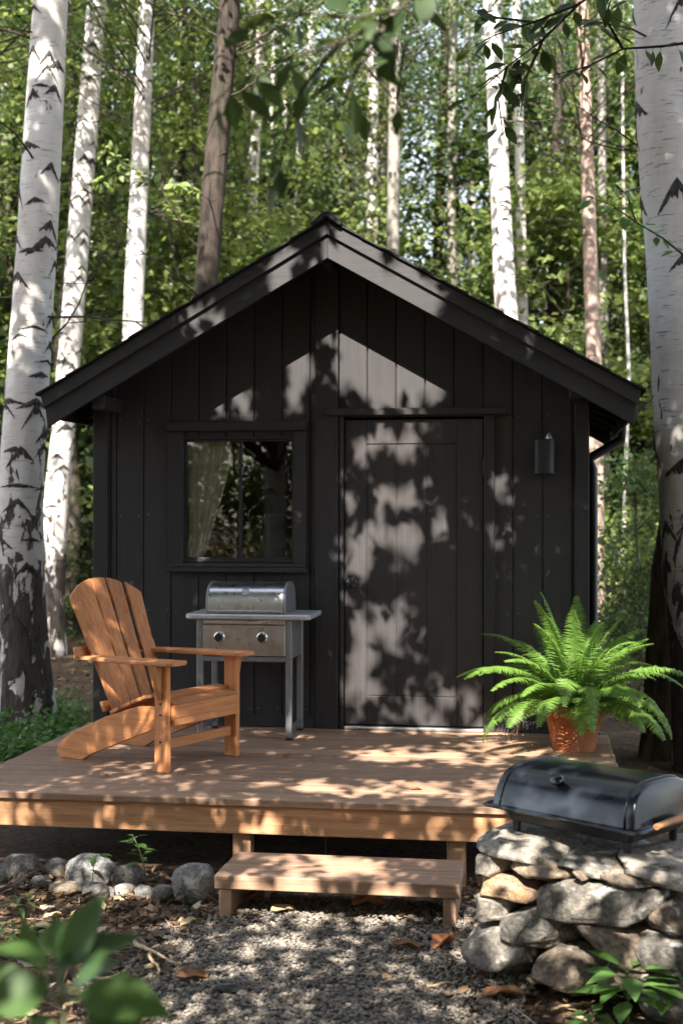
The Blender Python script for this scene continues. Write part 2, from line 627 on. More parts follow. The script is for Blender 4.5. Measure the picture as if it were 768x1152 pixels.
def oval_leaf(bm, base, dirv, nrm, L, W, fold=.18, droop=.15, tint=None, mi=0):
    """a real leaf blade: 5 stations, midrib fold"""
    base, d, nn = Vector(base), Vector(dirv).normalized(), Vector(nrm)
    s = d.cross(nn).normalized()
    nn = s.cross(d)
    prof = [(0.0, .04), (.15, .52), (.38, 1.0), (.62, .86), (.84, .42), (1.0, .0)]
    rows = []
    for t, w in prof:
        m = base + d * (L * t) - nn * (droop * L * t * t)
        hw = W * .5 * w
        if w == 0:
            rows.append([bm.verts.new(m)])
        else:
            rows.append([bm.verts.new(m + s * hw + nn * fold * hw), bm.verts.new(m), bm.verts.new(m - s * hw + nn * fold * hw)])
    fs = []
    for i in range(len(rows) - 1):
        a, b = rows[i], rows[i + 1]
        if len(b) == 3:
            fs.append(bm.faces.new((a[0], a[1], b[1], b[0])))
            fs.append(bm.faces.new((a[1], a[2], b[2], b[1])))
        else:
            fs.append(bm.faces.new((a[0], a[1], b[0])))
            fs.append(bm.faces.new((a[1], a[2], b[0])))
    _tint(bm, fs, tint)
    for f in fs:
        f.material_index = mi
        f.smooth = True
    return fs


# ------------------------------------------------------------------ SETTING : ground
def gz(x, y):
    """height of the forest floor"""
    d = max(0.0, max(abs(x) - 2.6, (-5.2 - y), (y - 3.0)))
    k = min(1.0, d / 4.0)
    h = .05 * k * mnoise.noise(Vector((x * .35, y * .35, 3.1))) * 2
    h += .35 * k * mnoise.noise(Vector((x * .07, y * .07, 8.4))) * min(1, d / 14)
    return h


def axis_pts(lo, hi, fine0, fine1, fs, grow=1.28):
    p = list(np.arange(fine0, fine1, fs))
    s, x = fs, fine1
    while x < hi:
        p.append(x)
        s *= grow
        x += s
    p.append(hi)
    s, x = fs, fine0
    q = []
    while x > lo:
        s *= grow
        x -= s
        q.append(max(x, lo))
    return sorted(set(q + p))


gx = axis_pts(-320, 320, -5, 5, .12)
gy = axis_pts(-120, 420, -7, 9, .12)
V = np.array([(x, y, gz(x, y) + .008 * mnoise.noise(Vector((x * 5, y * 5, 0)))) for y in gy for x in gx])
nx = len(gx)
F = np.array([(j * nx + i, j * nx + i + 1, (j + 1) * nx + i + 1, (j + 1) * nx + i) for j in range(len(gy) - 1) for i in range(nx - 1)])
N = Nodes('forest_floor')
co = N.co('Object')
a1 = N.noise(co, 2.2, 8, .68)
a2 = N.noise(co, 26, 6, .7, .8)
a3 = N.noise(co, .55, 4, .6)
c = N.mix(N.ramp(a2, [(.34, 0.0), (.68, 1.0)]), (.030, .020, .013), (.135, .088, .056))
c = N.mix(N.math('MULTIPLY', N.ramp(a1, [(.48, 0.0), (.66, 1.0)]), .55), c, (.19, .135, .09))
c = N.mix(N.math('MULTIPLY', N.ramp(a3, [(.54, 0.0), (.66, 1.0)]), .5), c, (.045, .065, .02))
N.bump(N.math('ADD', a2, a1), .9, .03)
M['floor'] = N.set(color=c, rough=.92, spec=.15)
tag(link('ground', np_mesh('ground', V, F, smooth=True), M['floor']), kind='structure')

# gravel path: a bed sheet with loose stones on it
PATH_L = [tuple(on_z(x_, y_, 0)[:2]) for x_, y_ in ((262, 1024), (225, 1050), (185, 1085), (172, 1110), (165, 1152))]
PATH_L = [(PATH_L[0][0] + .12, -2.3)] + PATH_L + [(PATH_L[-1][0] + .25, -6.4)]
PATH_R = [tuple(on_z(x_, y_, 0)[:2]) for x_, y_ in ((515, 1040), (512, 1075), (545, 1112), (570, 1152))]
PATH_R = [(PATH_R[0][0], -2.3)] + PATH_R + [(PATH_R[-1][0] + .5, -6.4)]


def path_left(y):
    q = sorted(PATH_L, key=lambda t: t[1])
    return float(np.interp(y, [p[1] for p in q], [p[0] for p in q]))


def path_right(y):
    q = sorted(PATH_R, key=lambda t: t[1])
    return float(np.interp(y, [p[1] for p in q], [p[0] for p in q]))


rows = np.arange(-6.4, -2.35, .08)
vs, fs = [], []
nc = 14
for y in rows:
    xl, xr = path_left(y) + .06 * math.sin(y * 7), path_right(y) + .05 * math.sin(y * 9 + 1)
    for k in range(nc):
        t = k / (nc - 1)
        edge = min(t, 1 - t) * (nc - 1)
        vs.append((xl + (xr - xl) * t, y, .022 if edge > 1 else (.014 if edge >= 1 else -.015)))
for j in range(len(rows) - 1):
    for i in range(nc - 1):
        fs.append((j * nc + i, j * nc + i + 1, (j + 1) * nc + i + 1, (j + 1) * nc + i))
N = Nodes('gravel_bed')
co = N.co('Object')
vv = N.voro(co, 60, 'F1', 'Color')
sepn = N.n('ShaderNodeSeparateColor')
N.l(vv, sepn.inputs[0])
c = N.mix(sepn.outputs[0], (.07, .066, .062), (.21, .205, .20))
c = N.mix(N.ramp(N.voro(co, 60), [(.2, 0.0), (.6, .8)]), c, (.03, .027, .024))
N.bump(N.voro(co, 60), .8, .012)
M['gravelbed'] = N.set(color=c, rough=.9, spec=.2)
tag(link('path', np_mesh('path', np.array(vs), np.array(fs), smooth=True), M['gravelbed']), kind='structure')

# loose gravel
ico = bmesh.new()
bmesh.ops.create_icosphere(ico, subdivisions=1, radius=1)
IV = np.array([v.co[:] for v in ico.verts])
IF = np.array([[v.index for v in f.verts] for f in ico.faces])
ico.free()


def pebbles(P, size, seed, flat=.65):
    r = np.random.default_rng(seed)
    n = len(P)
    q = r.normal(0, 1, (n, 4))
    q /= np.linalg.norm(q, axis=1, keepdims=True)
    w, x, y, z = q.T
    R = np.stack([1 - 2 * (y * y + z * z), 2 * (x * y - z * w), 2 * (x * z + y * w), 2 * (x * y + z * w), 1 - 2 * (x * x + z * z), 2 * (y * z - x * w), 2 * (x * z - y * w), 2 * (y * z + x * w), 1 - 2 * (x * x + y * y)], 1).reshape(n, 3, 3)
    S = np.stack([r.uniform(.7, 1.3, n), r.uniform(.6, 1.1, n), r.uniform(.35, .75, n)], 1) * (size * np.exp(r.normal(0, .32, n)))[:, None]
    B = IV[None] * r.uniform(.72, 1.18, (n, len(IV), 1)) * S[:, None, :]
    B = np.einsum('nij,nkj->nki', R, B)
    B[:, :, 2] *= flat
    V = (B + P[:, None, :]).reshape(-1, 3)
    F = (IF[None] + (np.arange(n) * len(IV))[:, None, None]).reshape(-1, 3)
    t = np.repeat(np.clip(r.normal(.5, .24, n), 0, 1), len(IF))
    return V, F, t


pts = []
while len(pts) < 27000:
    y = -2.45 - 2.75 * random.random() ** 1.0
    xl, xr = path_left(y) + .06 * math.sin(y * 7), path_right(y) + .05 * math.sin(y * 9 + 1)
    x = random.uniform(xl - .25, xr + .12)
    if x < xl + .05 and random.random() > .25 + .6 * (x - xl + .25) / .3: continue
    pts.append((x, y, .024 + random.uniform(-.006, .008) if x > xl + .03 else .006))
V, F, t = pebbles(np.array(pts), .0092, 5)
N = Nodes('gravel_stones')
t_ = N.attr('tint')
c = N.ramp(t_, [(0, (.085, .068, .052)), (.35, (.15, .128, .104)), (.7, (.215, .186, .153)), (1, (.33, .29, .245))])
c = N.mix(N.math('MULTIPLY', N.noise(N.co('Object'), 90, 4, .6), .6), c, (.12, .105, .09))
M['gravel'] = N.set(color=c, rough=.8, spec=.25)
tag(link('gravel', np_mesh('gravel', V, F, t), M['gravel']), 'loose grey gravel covering the path before the step', 'gravel', None, 'stuff')

# leaf litter and pine straw
lit_p = []
zones = [(-4.5, -.4, -5.2, -2.15, 5200), (.9, 2.8, -5.2, -2.0, 1500), (-6, -2.1, -2.2, 7.5, 4200), (1.9, 5.5, -2.2, 7.5, 3800), (-1.6, 1.2, -2.95, -2.15, 900), (-1.4, 1.6, -5.2, -2.6, 2600)]
for (x0, x1, y0, y1, n) in zones:
    for _ in range(n):
        x, y = random.uniform(x0, x1), random.uniform(y0, y1)
        ed = min(x - path_left(y), path_right(y) - x)
        if ed > .08 and y < -2.72 and random.random() > .5 * math.exp(-(ed - .08) / .12) + .015: continue
        if -2.9 < x < 1.95 and -2.0 < y < 1.6: continue
        lit_p.append((x, y, gz(x, y) + random.uniform(.006, .03)))
P = np.array(lit_p)
V, F, t = leaf_quads(P, .06, .72, .55, None, 3)
V[:, 2] = np.maximum(V[:, 2], np.repeat(P[:, 2], 4) - .012)
nst = 7000
Q = []
for _ in range(nst):
    z_ = random.choices(zones, [6, 1.5, 2.5, 2.5, .4, .8])[0]
    x, y = random.uniform(z_[0], z_[1]), random.uniform(z_[2], z_[3])
    if (path_left(y) + .2 < x < path_right(y) and y < -2.7) or (-2.9 < x < 1.95 and -2.0 < y < 2.2): continue
    Q.append((x, y, gz(x, y) + random.uniform(.01, .04)))
Q = np.array(Q)
V2, F2, t2 = leaf_quads(Q, .13, .85, .055, None, 4)
V2[:, 2] = np.maximum(V2[:, 2], np.repeat(Q[:, 2], 4) - .02)
V = np.vstack([V, V2])
F = np.vstack([F, F2 + len(t) * 4])
t = np.concatenate([t, np.clip(t2 + .12, 0, 1)])
N = Nodes('dead_leaf_litter')
t_ = N.attr('tint')
c = N.ramp(t_, [(0, (.035, .022, .014)), (.4, (.10, .060, .034)), (.72, (.20, .125, .072)), (.92, (.34, .24, .15)), (1, (.46, .36, .26))])
N.bump(N.noise(N.co('Object'), 60, 3), .3, .004)
M['litter'] = N.set(color=c, rough=.8, spec=.2)
tag(link('leaf_litter', np_mesh('leaf_litter', V, F, t), M['litter']), 'brown dead leaves and straw strewn over the forest floor', 'leaf litter', None, 'stuff')

# ------------------------------------------------------------------ CABIN
DZ = .40                                   # deck level
xl, xr = WX(108), WX(660)
BARY = -.42
ap = on_y(368, 248, BARY)
apb = on_y(368, 290, BARY)
lt, rt = on_y(48, 443, BARY), on_y(719, 438, BARY)
lb, rb_ = on_y(55, 473, BARY), on_y(712, 471, BARY)
XA = ap.x
HALF_L, HALF_R = XA - lt.x, rt.x - XA
ZA = ap.z
SL_L, SL_R = (ZA - lt.z) / HALF_L, (ZA - rt.z) / HALF_R
BARH = ap.z - apb.z                       # height of the barge boards, measured upright
DEPTH = 2.15
BACKY = DEPTH + .25


def ztop(x):
    return ZA - (SL_L * (XA - x) if x < XA else SL_R * (x - XA))


def zund(x):
    return ztop(x) - .075


cabin = empty('cabin', (0, 0, 0), 0, 'small black timber cabin with a gabled roof, door and one window', 'cabin')
# openings in the front wall
WGX0, WGX1, WGZ0, WGZ1 = WX(205), WX(333), WZ(205, 632), WZ(205, 492)
DX0, DX1 = WX(387), WX(544)
DTOP = WZ(465, 471)
HOLES = [(WGX0, WGX1, WGZ0, WGZ1), (DX0 - .012, DX1 + .012, 0, DTOP + .012)]


def board(bm, x0, x1, y0, y1, z0, gap=.0035):
    """upright board with a sloped head under the roof, cut round the openings"""
    a, b = x0 + gap, x1 - gap
    cuts = [(h[2], h[3], h) for h in HOLES if h[0] < b - .004 and h[1] > a + .004]
    tint = random.random()

    def seg(xa, xb, za, top):
        pts = [(xa, za), (xb, za)]
        if top is None:
            pts.append((xb, zund(xb)))
            if xa < XA - .01 and xb > XA + .01:
                pts.append((XA, zund(XA)))
            pts.append((xa, zund(xa)))
        else:
            pts += [(xb, top), (xa, top)]
        prism(bm, pts, 'y', y0, y1, .003, None, tint)
    if not cuts:
        seg(a, b, z0, None)
        return
    z_lo, z_hi, h = cuts[0]
    if z_lo > z0 + .05:
        seg(a, b, z0, z_lo)
    seg(a, b, z_hi, None)
    if a < h[0] - .004: seg(a, h[0], max(z_lo, z0), z_hi)
    if b > h[1] + .004: seg(h[1], b, max(z_lo, z0), z_hi)


cx0n, cx1n = WX(355.5), WX(381)
bm = new_bm()
bw = .186
x = xl + .10
edges = [xl + .004, xl + .10]
k0 = WX(413) - 12 * bw
e = k0
while e < xr - .09:
    if e > xl + .12:
        edges.append(e)
    e += bw
edges += [xr - .085, xr - .004]
for a, b in zip(edges[:-1], edges[1:]):
    board(bm, a, b, 0.0, .022, DZ - .28)
for a, b in zip(edges[:-1], edges[1:]):
    for zz in (DZ + .12, DZ + .75, DZ + 1.38, DZ + 2.0):
        for xx in (a + .03, b - .03):
            if b - a < .12 or any(h[0] - .12 < xx < h[1] + .12 and h[2] - .1 < zz < h[3] + .12 for h in HOLES) or cx0n - .02 < xx < cx1n + .02: continue
            lathe(bm, [(.0035, -.001), (.0035, .0012), (.001, .0016)], 8, Matrix.Translation((xx + random.uniform(-.004, .004), .0, zz + random.uniform(-.01, .01))) @ Matrix.Rotation(PI / 2, 4, 'X'), mi=1)
bm_obj('front_wall', bm, [M['wall'], M['steel_dark']], cabin)
# backing layer behind the grooves, side and back walls
for (a, b, z0, z1) in [(xl + .02, WGX0, DZ - .28, None), (WGX0, WGX1, DZ - .28, WGZ0), (WGX0, WGX1, WGZ1, None), (WGX1, DX0 - .012, DZ - .28, None), (DX0 - .012, DX1 + .012, DTOP + .012, None), (DX1 + .012, xr - .02, DZ - .28, None)]:
    bm = new_bm()
    pts = [(a, z0), (b, z0)]
    if z1 is None:
        pts.append((b, zund(b) - .004))
        if a < XA < b: pts.append((XA, zund(XA) - .004))
        pts.append((a, zund(a) - .004))
    else:
        pts += [(b, z1), (a, z1)]
    prism(bm, pts, 'y', .0225, .09, 0)
    bm_obj('wall_core', bm, M['wall'], cabin)
bm = new_bm()
pts = [(xl + .02, DZ - .28), (xr - .02, DZ - .28), (xr - .02, zund(xr) - .004), (XA, zund(XA) - .004), (xl + .02, zund(xl) - .004)]
prism(bm, pts, 'y', DEPTH - .09, DEPTH, 0)
bm_obj('back_wall', bm, M['wall'], cabin)
for nm, xa, xb in (('side_wall', xl, xl + .08), ('side_wall', xr - .08, xr)):
    bm = new_bm()
    y = .0235
    while y < DEPTH - .02:
        y2 = min(y + bw, DEPTH)
        bx(bm, xa, xb, y + .003, y2 - .003, DZ - .28, zund((xa + xb) / 2) - .03, .003)
        y = y2
    bm_obj(nm, bm, M['wall'], cabin)
# corner boards
for a, b in ((xl - .012, xl + .088), (xr - .075, xr + .012)):
    bm = new_bm()
    bx(bm, a, b, -.024, -.002, DZ - .28, zund(a if a < XA else b) - .02, .003)
    bm_obj('corner_board', bm, M['trim'], cabin)
# upright centre board between window and door
bm = new_bm()
cx0, cx1 = WX(355.5), WX(381)
prism(bm, [(cx0, DZ + .003), (cx1, DZ + .003), (cx1, min(zund(cx1), ZA - BARH + .1) - .01), (cx0, zund(cx0) - .01)], 'y', -.030, -.002, .003)
bm_obj('centre_board', bm, M['trim'], cabin)
# skirting where the wall meets the deck
bm = new_bm()
bx(bm, xl + .09, cx0 - .002, -.016, -.002, DZ + .003, DZ + .075, .003)
bm_obj('skirting_board', bm, M['trimx'], cabin)
bm = new_bm()
bx(bm, WX(557) + .002, xr - .078, -.016, -.002, DZ + .003, DZ + .075, .003)
bm_obj('skirting_board', bm, M['trimx'], cabin)
# interior lining and floor
bm = new_bm()
bx(bm, xl + .10, xr - .10, .10, DEPTH - .1, DZ - .02, DZ + .02, 0)
bx(bm, xl + .10, xr - .10, .10, DEPTH - .1, DZ + 2.25, DZ + 2.27, 0)
bx(bm, xl + .10, xr - .10, DEPTH - .125, DEPTH - .105, DZ + .02, DZ + 2.25, 0)
bx(bm, xl + .10, xl + .12, .10, DEPTH - .126, DZ + .02, DZ + 2.25, 0)
bx(bm, xr - .12, xr - .10, .10, DEPTH - .126, DZ + .02, DZ + 2.25, 0)
bm_obj('interior_lining', bm, M['inwall'], cabin)

# roof
roof_parts = []
for s in (-1, 1):
    half = (HALF_L if s < 0 else HALF_R) + .02
    sl = SL_L if s < 0 else SL_R
    xe = XA + s * half
    ze = ZA - sl * half
    bm = new_bm()
    # deck of the roof
    prism(bm, [(XA, ZA - .072), (XA, ZA - .004), (xe - s * .02, ze + sl * .02 - .004), (xe - s * .02, ze + sl * .02 - .072)], 'y', BARY + .03, BACKY, 0)
    # courses of roofing felt, each lapping the one below
    nco = 9
    for i in range(nco):
        t0, t1 = i / nco, (i + 1) / nco + .012
        x0_, x1_ = XA + s * half * t0, XA + s * min(half * t1, half + .015)
        z0_, z1_ = ZA - sl * abs(x0_ - XA), ZA - sl * abs(x1_ - XA)
        prism(bm, [(x0_, z0_ + .002), (x0_, z0_ + .010), (x1_, z1_ + .020), (x1_, z1_ + .006)], 'y', BARY - .035, BACKY + .02, 0)
    ro = bm_obj('roof', bm, M['roof'], cabin)
    roof_parts.append(ro)
    # barge boards
    for yb in (BARY, BACKY - .035):
        bm = new_bm()
        h1 = BARH * .38
        prism(bm, [(XA, ZA - h1 - .002), (xe - s * .035, ze + sl * .035 - h1 - .002), (xe - s * .05, ze + sl * .035 - BARH * .96), (XA, ZA - BARH)][::s], 'y', yb + .006, yb + .034, .003)
        bm_obj('barge_board', bm, M['trimx'], cabin)
        bm = new_bm()
        prism(bm, [(XA, ZA - .002), (xe - s * .012, ze + sl * .012 - .002), (xe - s * .03, ze + sl * .012 - h1), (XA, ZA - h1)][::s], 'y', yb - .016, yb + .03, .003)
        bm_obj('roof_edge_board', bm, M['trimx'], cabin)
    # rafter tails under the eave
    xw = xl if s < 0 else xr
    for y in (.30, .85, 1.4, 1.95):
        bm = new_bm()
        x0_, x1_ = xw, xe - s * .06
        prism(bm, [(x0_, zund(x0_) - .002), (x1_, zund(x1_) - .002), (x1_, zund(x1_) - .06), (x0_, zund(x0_) - .085)], 'y', y, y + .045, .003)
        bm_obj('rafter', bm, M['trim'], cabin)
    # fascia along the eave
    bm = new_bm()
    bx(bm, xe - s * .055, xe - s * .032, BARY + .038, BACKY - .038, ze - .14, ze + .005, .003)
    bm_obj('eave_fascia', bm, M['trim'], cabin)
# purlin ends
for px, py, w in ((367, 293, .062), (111, 453, .085), (647, 441, .07)):
    p = on_y(px, py, BARY + .06)
    bm = new_bm()
    zt = min(p.z + w * .55, zund(p.x) - .004)
    bx(bm, p.x - w / 2, p.x + w / 2, BARY + .05, -.002, zt - w * 1.05, zt, .004)
    bm_obj('purlin', bm, M['trim'], cabin)
# ridge cap
bm = new_bm()
prism(bm, [(XA - .10, ZA - .05 * 1.0 + .022), (XA - .02, ZA + .045), (XA + .02, ZA + .045), (XA + .10, ZA - .05 + .022), (XA + .085, ZA - .055 + .012), (XA, ZA + .015), (XA - .085, ZA - .055 + .012)], 'y', BARY - .055, BACKY + .03, .004)
bm_obj('ridge_cap', bm, M['roof'], cabin)
# gutter and downspout on the long side
xe = XA + HALF_R
ze = ZA - SL_R * HALF_R
bm = new_bm()
gp = []
for k in range(9):
    a = PI + PI * k / 8
    gp.append((xe + .035 + .05 * math.cos(a), ze - .03 + .05 * math.sin(a)))
gp += [(xe + .085 - .006, ze - .03), *[(xe + .035 + .044 * math.cos(PI + PI * (8 - k) / 8), ze - .03 + .044 * math.sin(PI + PI * (8 - k) / 8)) for k in range(1, 8)], (xe - .015 + .006, ze - .03)]
prism(bm, gp, 'y', BARY + .06, BACKY - .01, 0)
gut = bm_obj('gutter', bm, M['gutter'], cabin, True, angle=40)
e0 = Vector((xe + .035, 1.95, ze - .07))
dx = xr + .11
bm = new_bm()
tube(bm, [e0, e0 + Vector((0, 0, -.10)), (e0 + Vector((dx - .02, 0, 0)) - Vector((e0.x, 0, .24))), Vector((dx, 1.95, ze - .40)), Vector((dx, 1.95, .12)), Vector((dx + .06, 1.90, .06))], [.037] * 6, 14)
bm_obj('downspout', bm, M['gutter'], cabin, True, angle=60)

# door
door = None
bm = new_bm()
dl, dr, db, dt = DX0 + .004, DX1 - .004, DZ + .03, DTOP - .004
pl, pr, pb, pt = WX(413), WX(513), WZ(460, 783), WZ(460, 500)
bx(bm, dl, dr, .004, .040, db, dt, .003, tint=.5)
# recessed field made of upright boards, framed by a bead
ng = 3
for i in range(ng):
    a = pl + (pr - pl) * i / ng
    b = pl + (pr - pl) * (i + 1) / ng
    bx(bm, a + .002, b - .002, -.0005, .004, pb, pt, .002, tint=.45 + .1 * i)
for (a, b, z0, z1) in [(dl + .002, pl - .005, db + .002, dt - .002), (pr + .005, dr - .002, db + .002, dt - .002), (pl - .0045, pr + .0045, db + .002, pb - .005), (pl - .0045, pr + .0045, pt + .005, dt - .002)]:
    bx(bm, a, b, -.004, .004, z0, z1, .0025, tint=.5)
door = bm_obj('door', bm, M['door'], cabin)
hp = on_y(397, 655, -.01)
bm = new_bm()
Mh = Matrix.Translation((hp.x, -.004, hp.z)) @ Matrix.Rotation(PI / 2, 4, 'X')
lathe(bm, [(.038, 0), (.038, .007), (.028, .012), (.014, .016), (.014, .036), (.030, .044), (.037, .058), (.034, .072), (.020, .081), (.004, .083)], 28, Mh)
bx(bm, dl - .012, dl + .003, -.010, -.003, hp.z - .03, hp.z + .06, .001)
bm_obj('handle', bm, M['lidblack'], door, True, angle=40)
for py in (525, 762):
    z = WZ(541, py)
    bm = new_bm()
    tube(bm, [(dr + .004, -.008, z - .05), (dr + .004, -.008, z + .05)], .007, 10)
    bx(bm, dr - .028, dr + .002, -.0065, -.0042, z - .045, z + .045, .0005)
    bm_obj('hinge', bm, M['castiron'], door, True, angle=40)
bm = new_bm()
bx(bm, WX(382.5), dl - .004, -.026, -.002, DZ + .003, DTOP + .02, .003)
bx(bm, dr + .004, WX(556), -.026, -.002, DZ + .003, DTOP + .02, .003)
bx(bm, WX(367), WX(571), -.055, -.031, DTOP + .021, WZ(460, 459.5), .004)
bx(bm, cx1 + .002, WX(565), -.030, -.002, DTOP + .021, WZ(460, 461), .002)
bm_obj('door_frame', bm, M['trim'], cabin)
bm = new_bm()
bx(bm, dl - .002, dr + .002, -.045, .03, DZ + .003, DZ + .022, .004)
bm_obj('threshold', bm, M['alu'], cabin)

# window
win = None
fx0, fx1, fz0, fz1 = WX(191), WX(345), WZ(190, 643), WZ(190, 486)
bm = new_bm()
bx(bm, fx0, WGX0 + .012, -.024, -.002, fz0 + .055, fz1, .003)
bx(bm, WGX1 - .012, fx1, -.024, -.002, fz0 + .055, fz1, .003)
bx(bm, fx0 - .02, fx1 + .006, -.040, -.002, fz1 + .001, WZ(190, 475.5), .004)
win = bm_obj('window', bm, M['trim'], cabin)
win2 = bm = new_bm()
bx(bm, fx0 - .012, fx1 + .004, -.052, -.002, fz0, fz0 + .030, .004)
bx(bm, fx0 + .004, fx1 - .002, -.036, -.002, fz0 + .031, fz0 + .056, .004)
bm_obj('sill', bm, M['trimx'], win)
# sash in two steps
bm = new_bm()
g0x, g1x, g0z, g1z = WX(209.5), WX(328), WZ(209, 627), WZ(209, 497)
for (i0, i1, y0, y1) in ((0.0, .5, -.010, .03), (.5, 1.0, .008, .045)):
    def L(a, b, t): return a + (b - a) * t
    ox0, ox1, oz0, oz1 = L(WGX0, g0x, i0), L(WGX1, g1x, i0), L(WGZ0, g0z, i0), L(WGZ1, g1z, i0)
    ix0, ix1, iz0, iz1 = L(WGX0, g0x, i1), L(WGX1, g1x, i1), L(WGZ0, g0z, i1), L(WGZ1, g1z, i1)
    bx(bm, ox0, ix0, y0, y1, oz0, oz1, .002)
    bx(bm, ix1, ox1, y0, y1, oz0, oz1, .002)
    bx(bm, ix0, ix1, y0, y1, oz0, iz0, .002)
    bx(bm, ix0, ix1, y0, y1, iz1, oz1, .002)
bm_obj('sash', bm, M['trim'], win)
bm = new_bm()
mxx = WX(270)
bx(bm, mxx - .011, mxx + .011, .012, .040, g0z, g1z, .003)
bm_obj('mullion', bm, M['trim'], win)
bm = new_bm()
bx(bm, g0x - .006, mxx - .0115, .024, .028, g0z - .006, g1z + .006, 0)
bx(bm, mxx + .0115, g1x + .006, .024, .028, g0z - .006, g1z + .006, 0)
bm_obj('pane', bm, M['glass'], win)

# things inside the window
cur_pts = []
nu, nv = 50, 30
V, F = [], []
for j in range(nv):
    tz = j / (nv - 1)
    z = g1z + .05 - (g1z - g0z + .09) * tz
    width = .30 - .20 * min(1, max(0, (tz - .15) / .85)) ** 1.3
    for i in range(nu):
        ti = i / (nu - 1)
        xx = g0x - .03 + width * ti
        yy = .13 + .022 * math.sin(ti * 34 + 1.5 * tz) * (.6 + .4 * tz) + .01 * math.sin(ti * 13)
        V.append((xx, yy, z))
for j in range(nv - 1):
    for i in range(nu - 1):
        F.append((j * nu + i, j * nu + i + 1, (j + 1) * nu + i + 1, (j + 1) * nu + i))
cu = link('curtain', np_mesh('curtain', np.array(V), np.array(F), smooth=True), M['curtain'])
sm = cu.modifiers.new('thick', 'SOLIDIFY'); sm.thickness = .002
tag(cu, 'white sheer curtain drawn aside behind the window pane', 'curtain')
pp = on_y(240, 622, .22)
bm = new_bm()
lathe(bm, [(.085, 0), (.105, .012), (.115, .06), (.118, .064), (.128, .066), (.130, .085), (.112, .088), (.105, .10), (.02, .10)], 32)
o = bm_obj('bowl', bm, M['terracotta'], None, True, (pp.x, .26, g0z - .012), 40)
tag(o, 'rust orange lidded bowl on a shelf inside the window', 'bowl')
bm = new_bm()
bx(bm, g0x - .15, g1x + .15, .145, .42, g0z - .045, g0z - .0125, .004)
o = bm_obj('inside_shelf', bm, M['inwall'], cabin)
# picture on the back wall
px0, px1 = on_y(300, 590, DEPTH - .13), on_y(345, 590, DEPTH - .13)
pc = empty('picture_frame', (px0.x, DEPTH - .127, 0), 0, 'brown picture in a thin wooden frame on the back wall indoors', 'picture')
w_ = .50
z0, z1 = on_y(300, 640, DEPTH).z, on_y(300, 578, DEPTH).z
bm = new_bm()
for (a, b, c0, c1) in ((0, .03, z0, z1), (w_ - .03, w_, z0, z1), (.03, w_ - .03, z0, z0 + .03), (.03, w_ - .03, z1 - .03, z1)):
    bx(bm, a, b, -.025, -.001, c0, c1, .003)
bm_obj('frame', bm, M['frame_wood'], pc)
bm = new_bm()
bx(bm, .03, w_ - .03, -.012, -.001, z0 + .03, z1 - .03, 0)
bm_obj('canvas', bm, M['picture'], pc)

# wall lamp
lp0, lp1 = on_y(599, 534, -.05), on_y(624, 494, -.05)
wl = empty('wall_lamp', ((lp0.x + lp1.x) / 2, -.002, (lp0.z + lp1.z) / 2), 0, 'dark boxy outdoor wall lamp beside the door', 'lamp')
hw, hh = (lp1.x - lp0.x) / 2, (lp1.z - lp0.z) / 2
bm = new_bm()
prof = []
for k in range(13):
    a = PI + PI * k / 12
    prof.append((hw * math.copysign(abs(math.cos(a)) ** .6, math.cos(a)), -.02 - .095 * abs(math.sin(a)) ** .6))
prism(bm, prof, 'z', -hh, hh, .006)
sh_ = bm_obj('lamp_shade', bm, M['lamp'], wl, True, angle=40)
bm = new_bm()
bx(bm, -hw * .7, hw * .7, -.022, 0, -hh * .8, hh * .9, .004)
bm_obj('wall_plate', bm, M['lamp'], wl)
bm = new_bm()
lathe(bm, [(.022, 0), (.020, .012), (.012, .03), (.005, .040)], 16, Matrix.Translation((.03, -.06, hh)))
bm_obj('finial', bm, M['alu'], wl, True, angle=50)

# ------------------------------------------------------------------ DECK
YF = (on_z(0, 893, DZ).y + on_z(520, 905, DZ).y) / 2
XDL = on_z(40, 841, DZ).x
XDR = on_z(690, 848, DZ).x
deck = empty('deck', (0, 0, 0), 0, 'low brown timber deck in front of the cabin door', 'deck')
bm = new_bm()
y = YF
nb = 0
while y < -.002:
    y2 = min(y + .140, -.001)
    bx(bm, XDL + random.uniform(-.003, .003), XDR + random.uniform(-.004, .004), y + .0036, y2 - .0036, DZ - .034 + random.uniform(-.0012, 0), DZ + random.uniform(-.0012, .0008), .0035)
    for k in range(7):
        for yy in (.035, .105):
            if y + yy < y2 - .01:
                lathe(bm, [(.0038, -.002), (.0038, .0014), (.001, .0014)], 8, Matrix.Translation((XDL + .05 + k * (XDR - XDL - .1) / 6 + random.uniform(-.004, .004), y + yy + random.uniform(-.004, .004), DZ)), mi=1)
    y = y2
    nb += 1
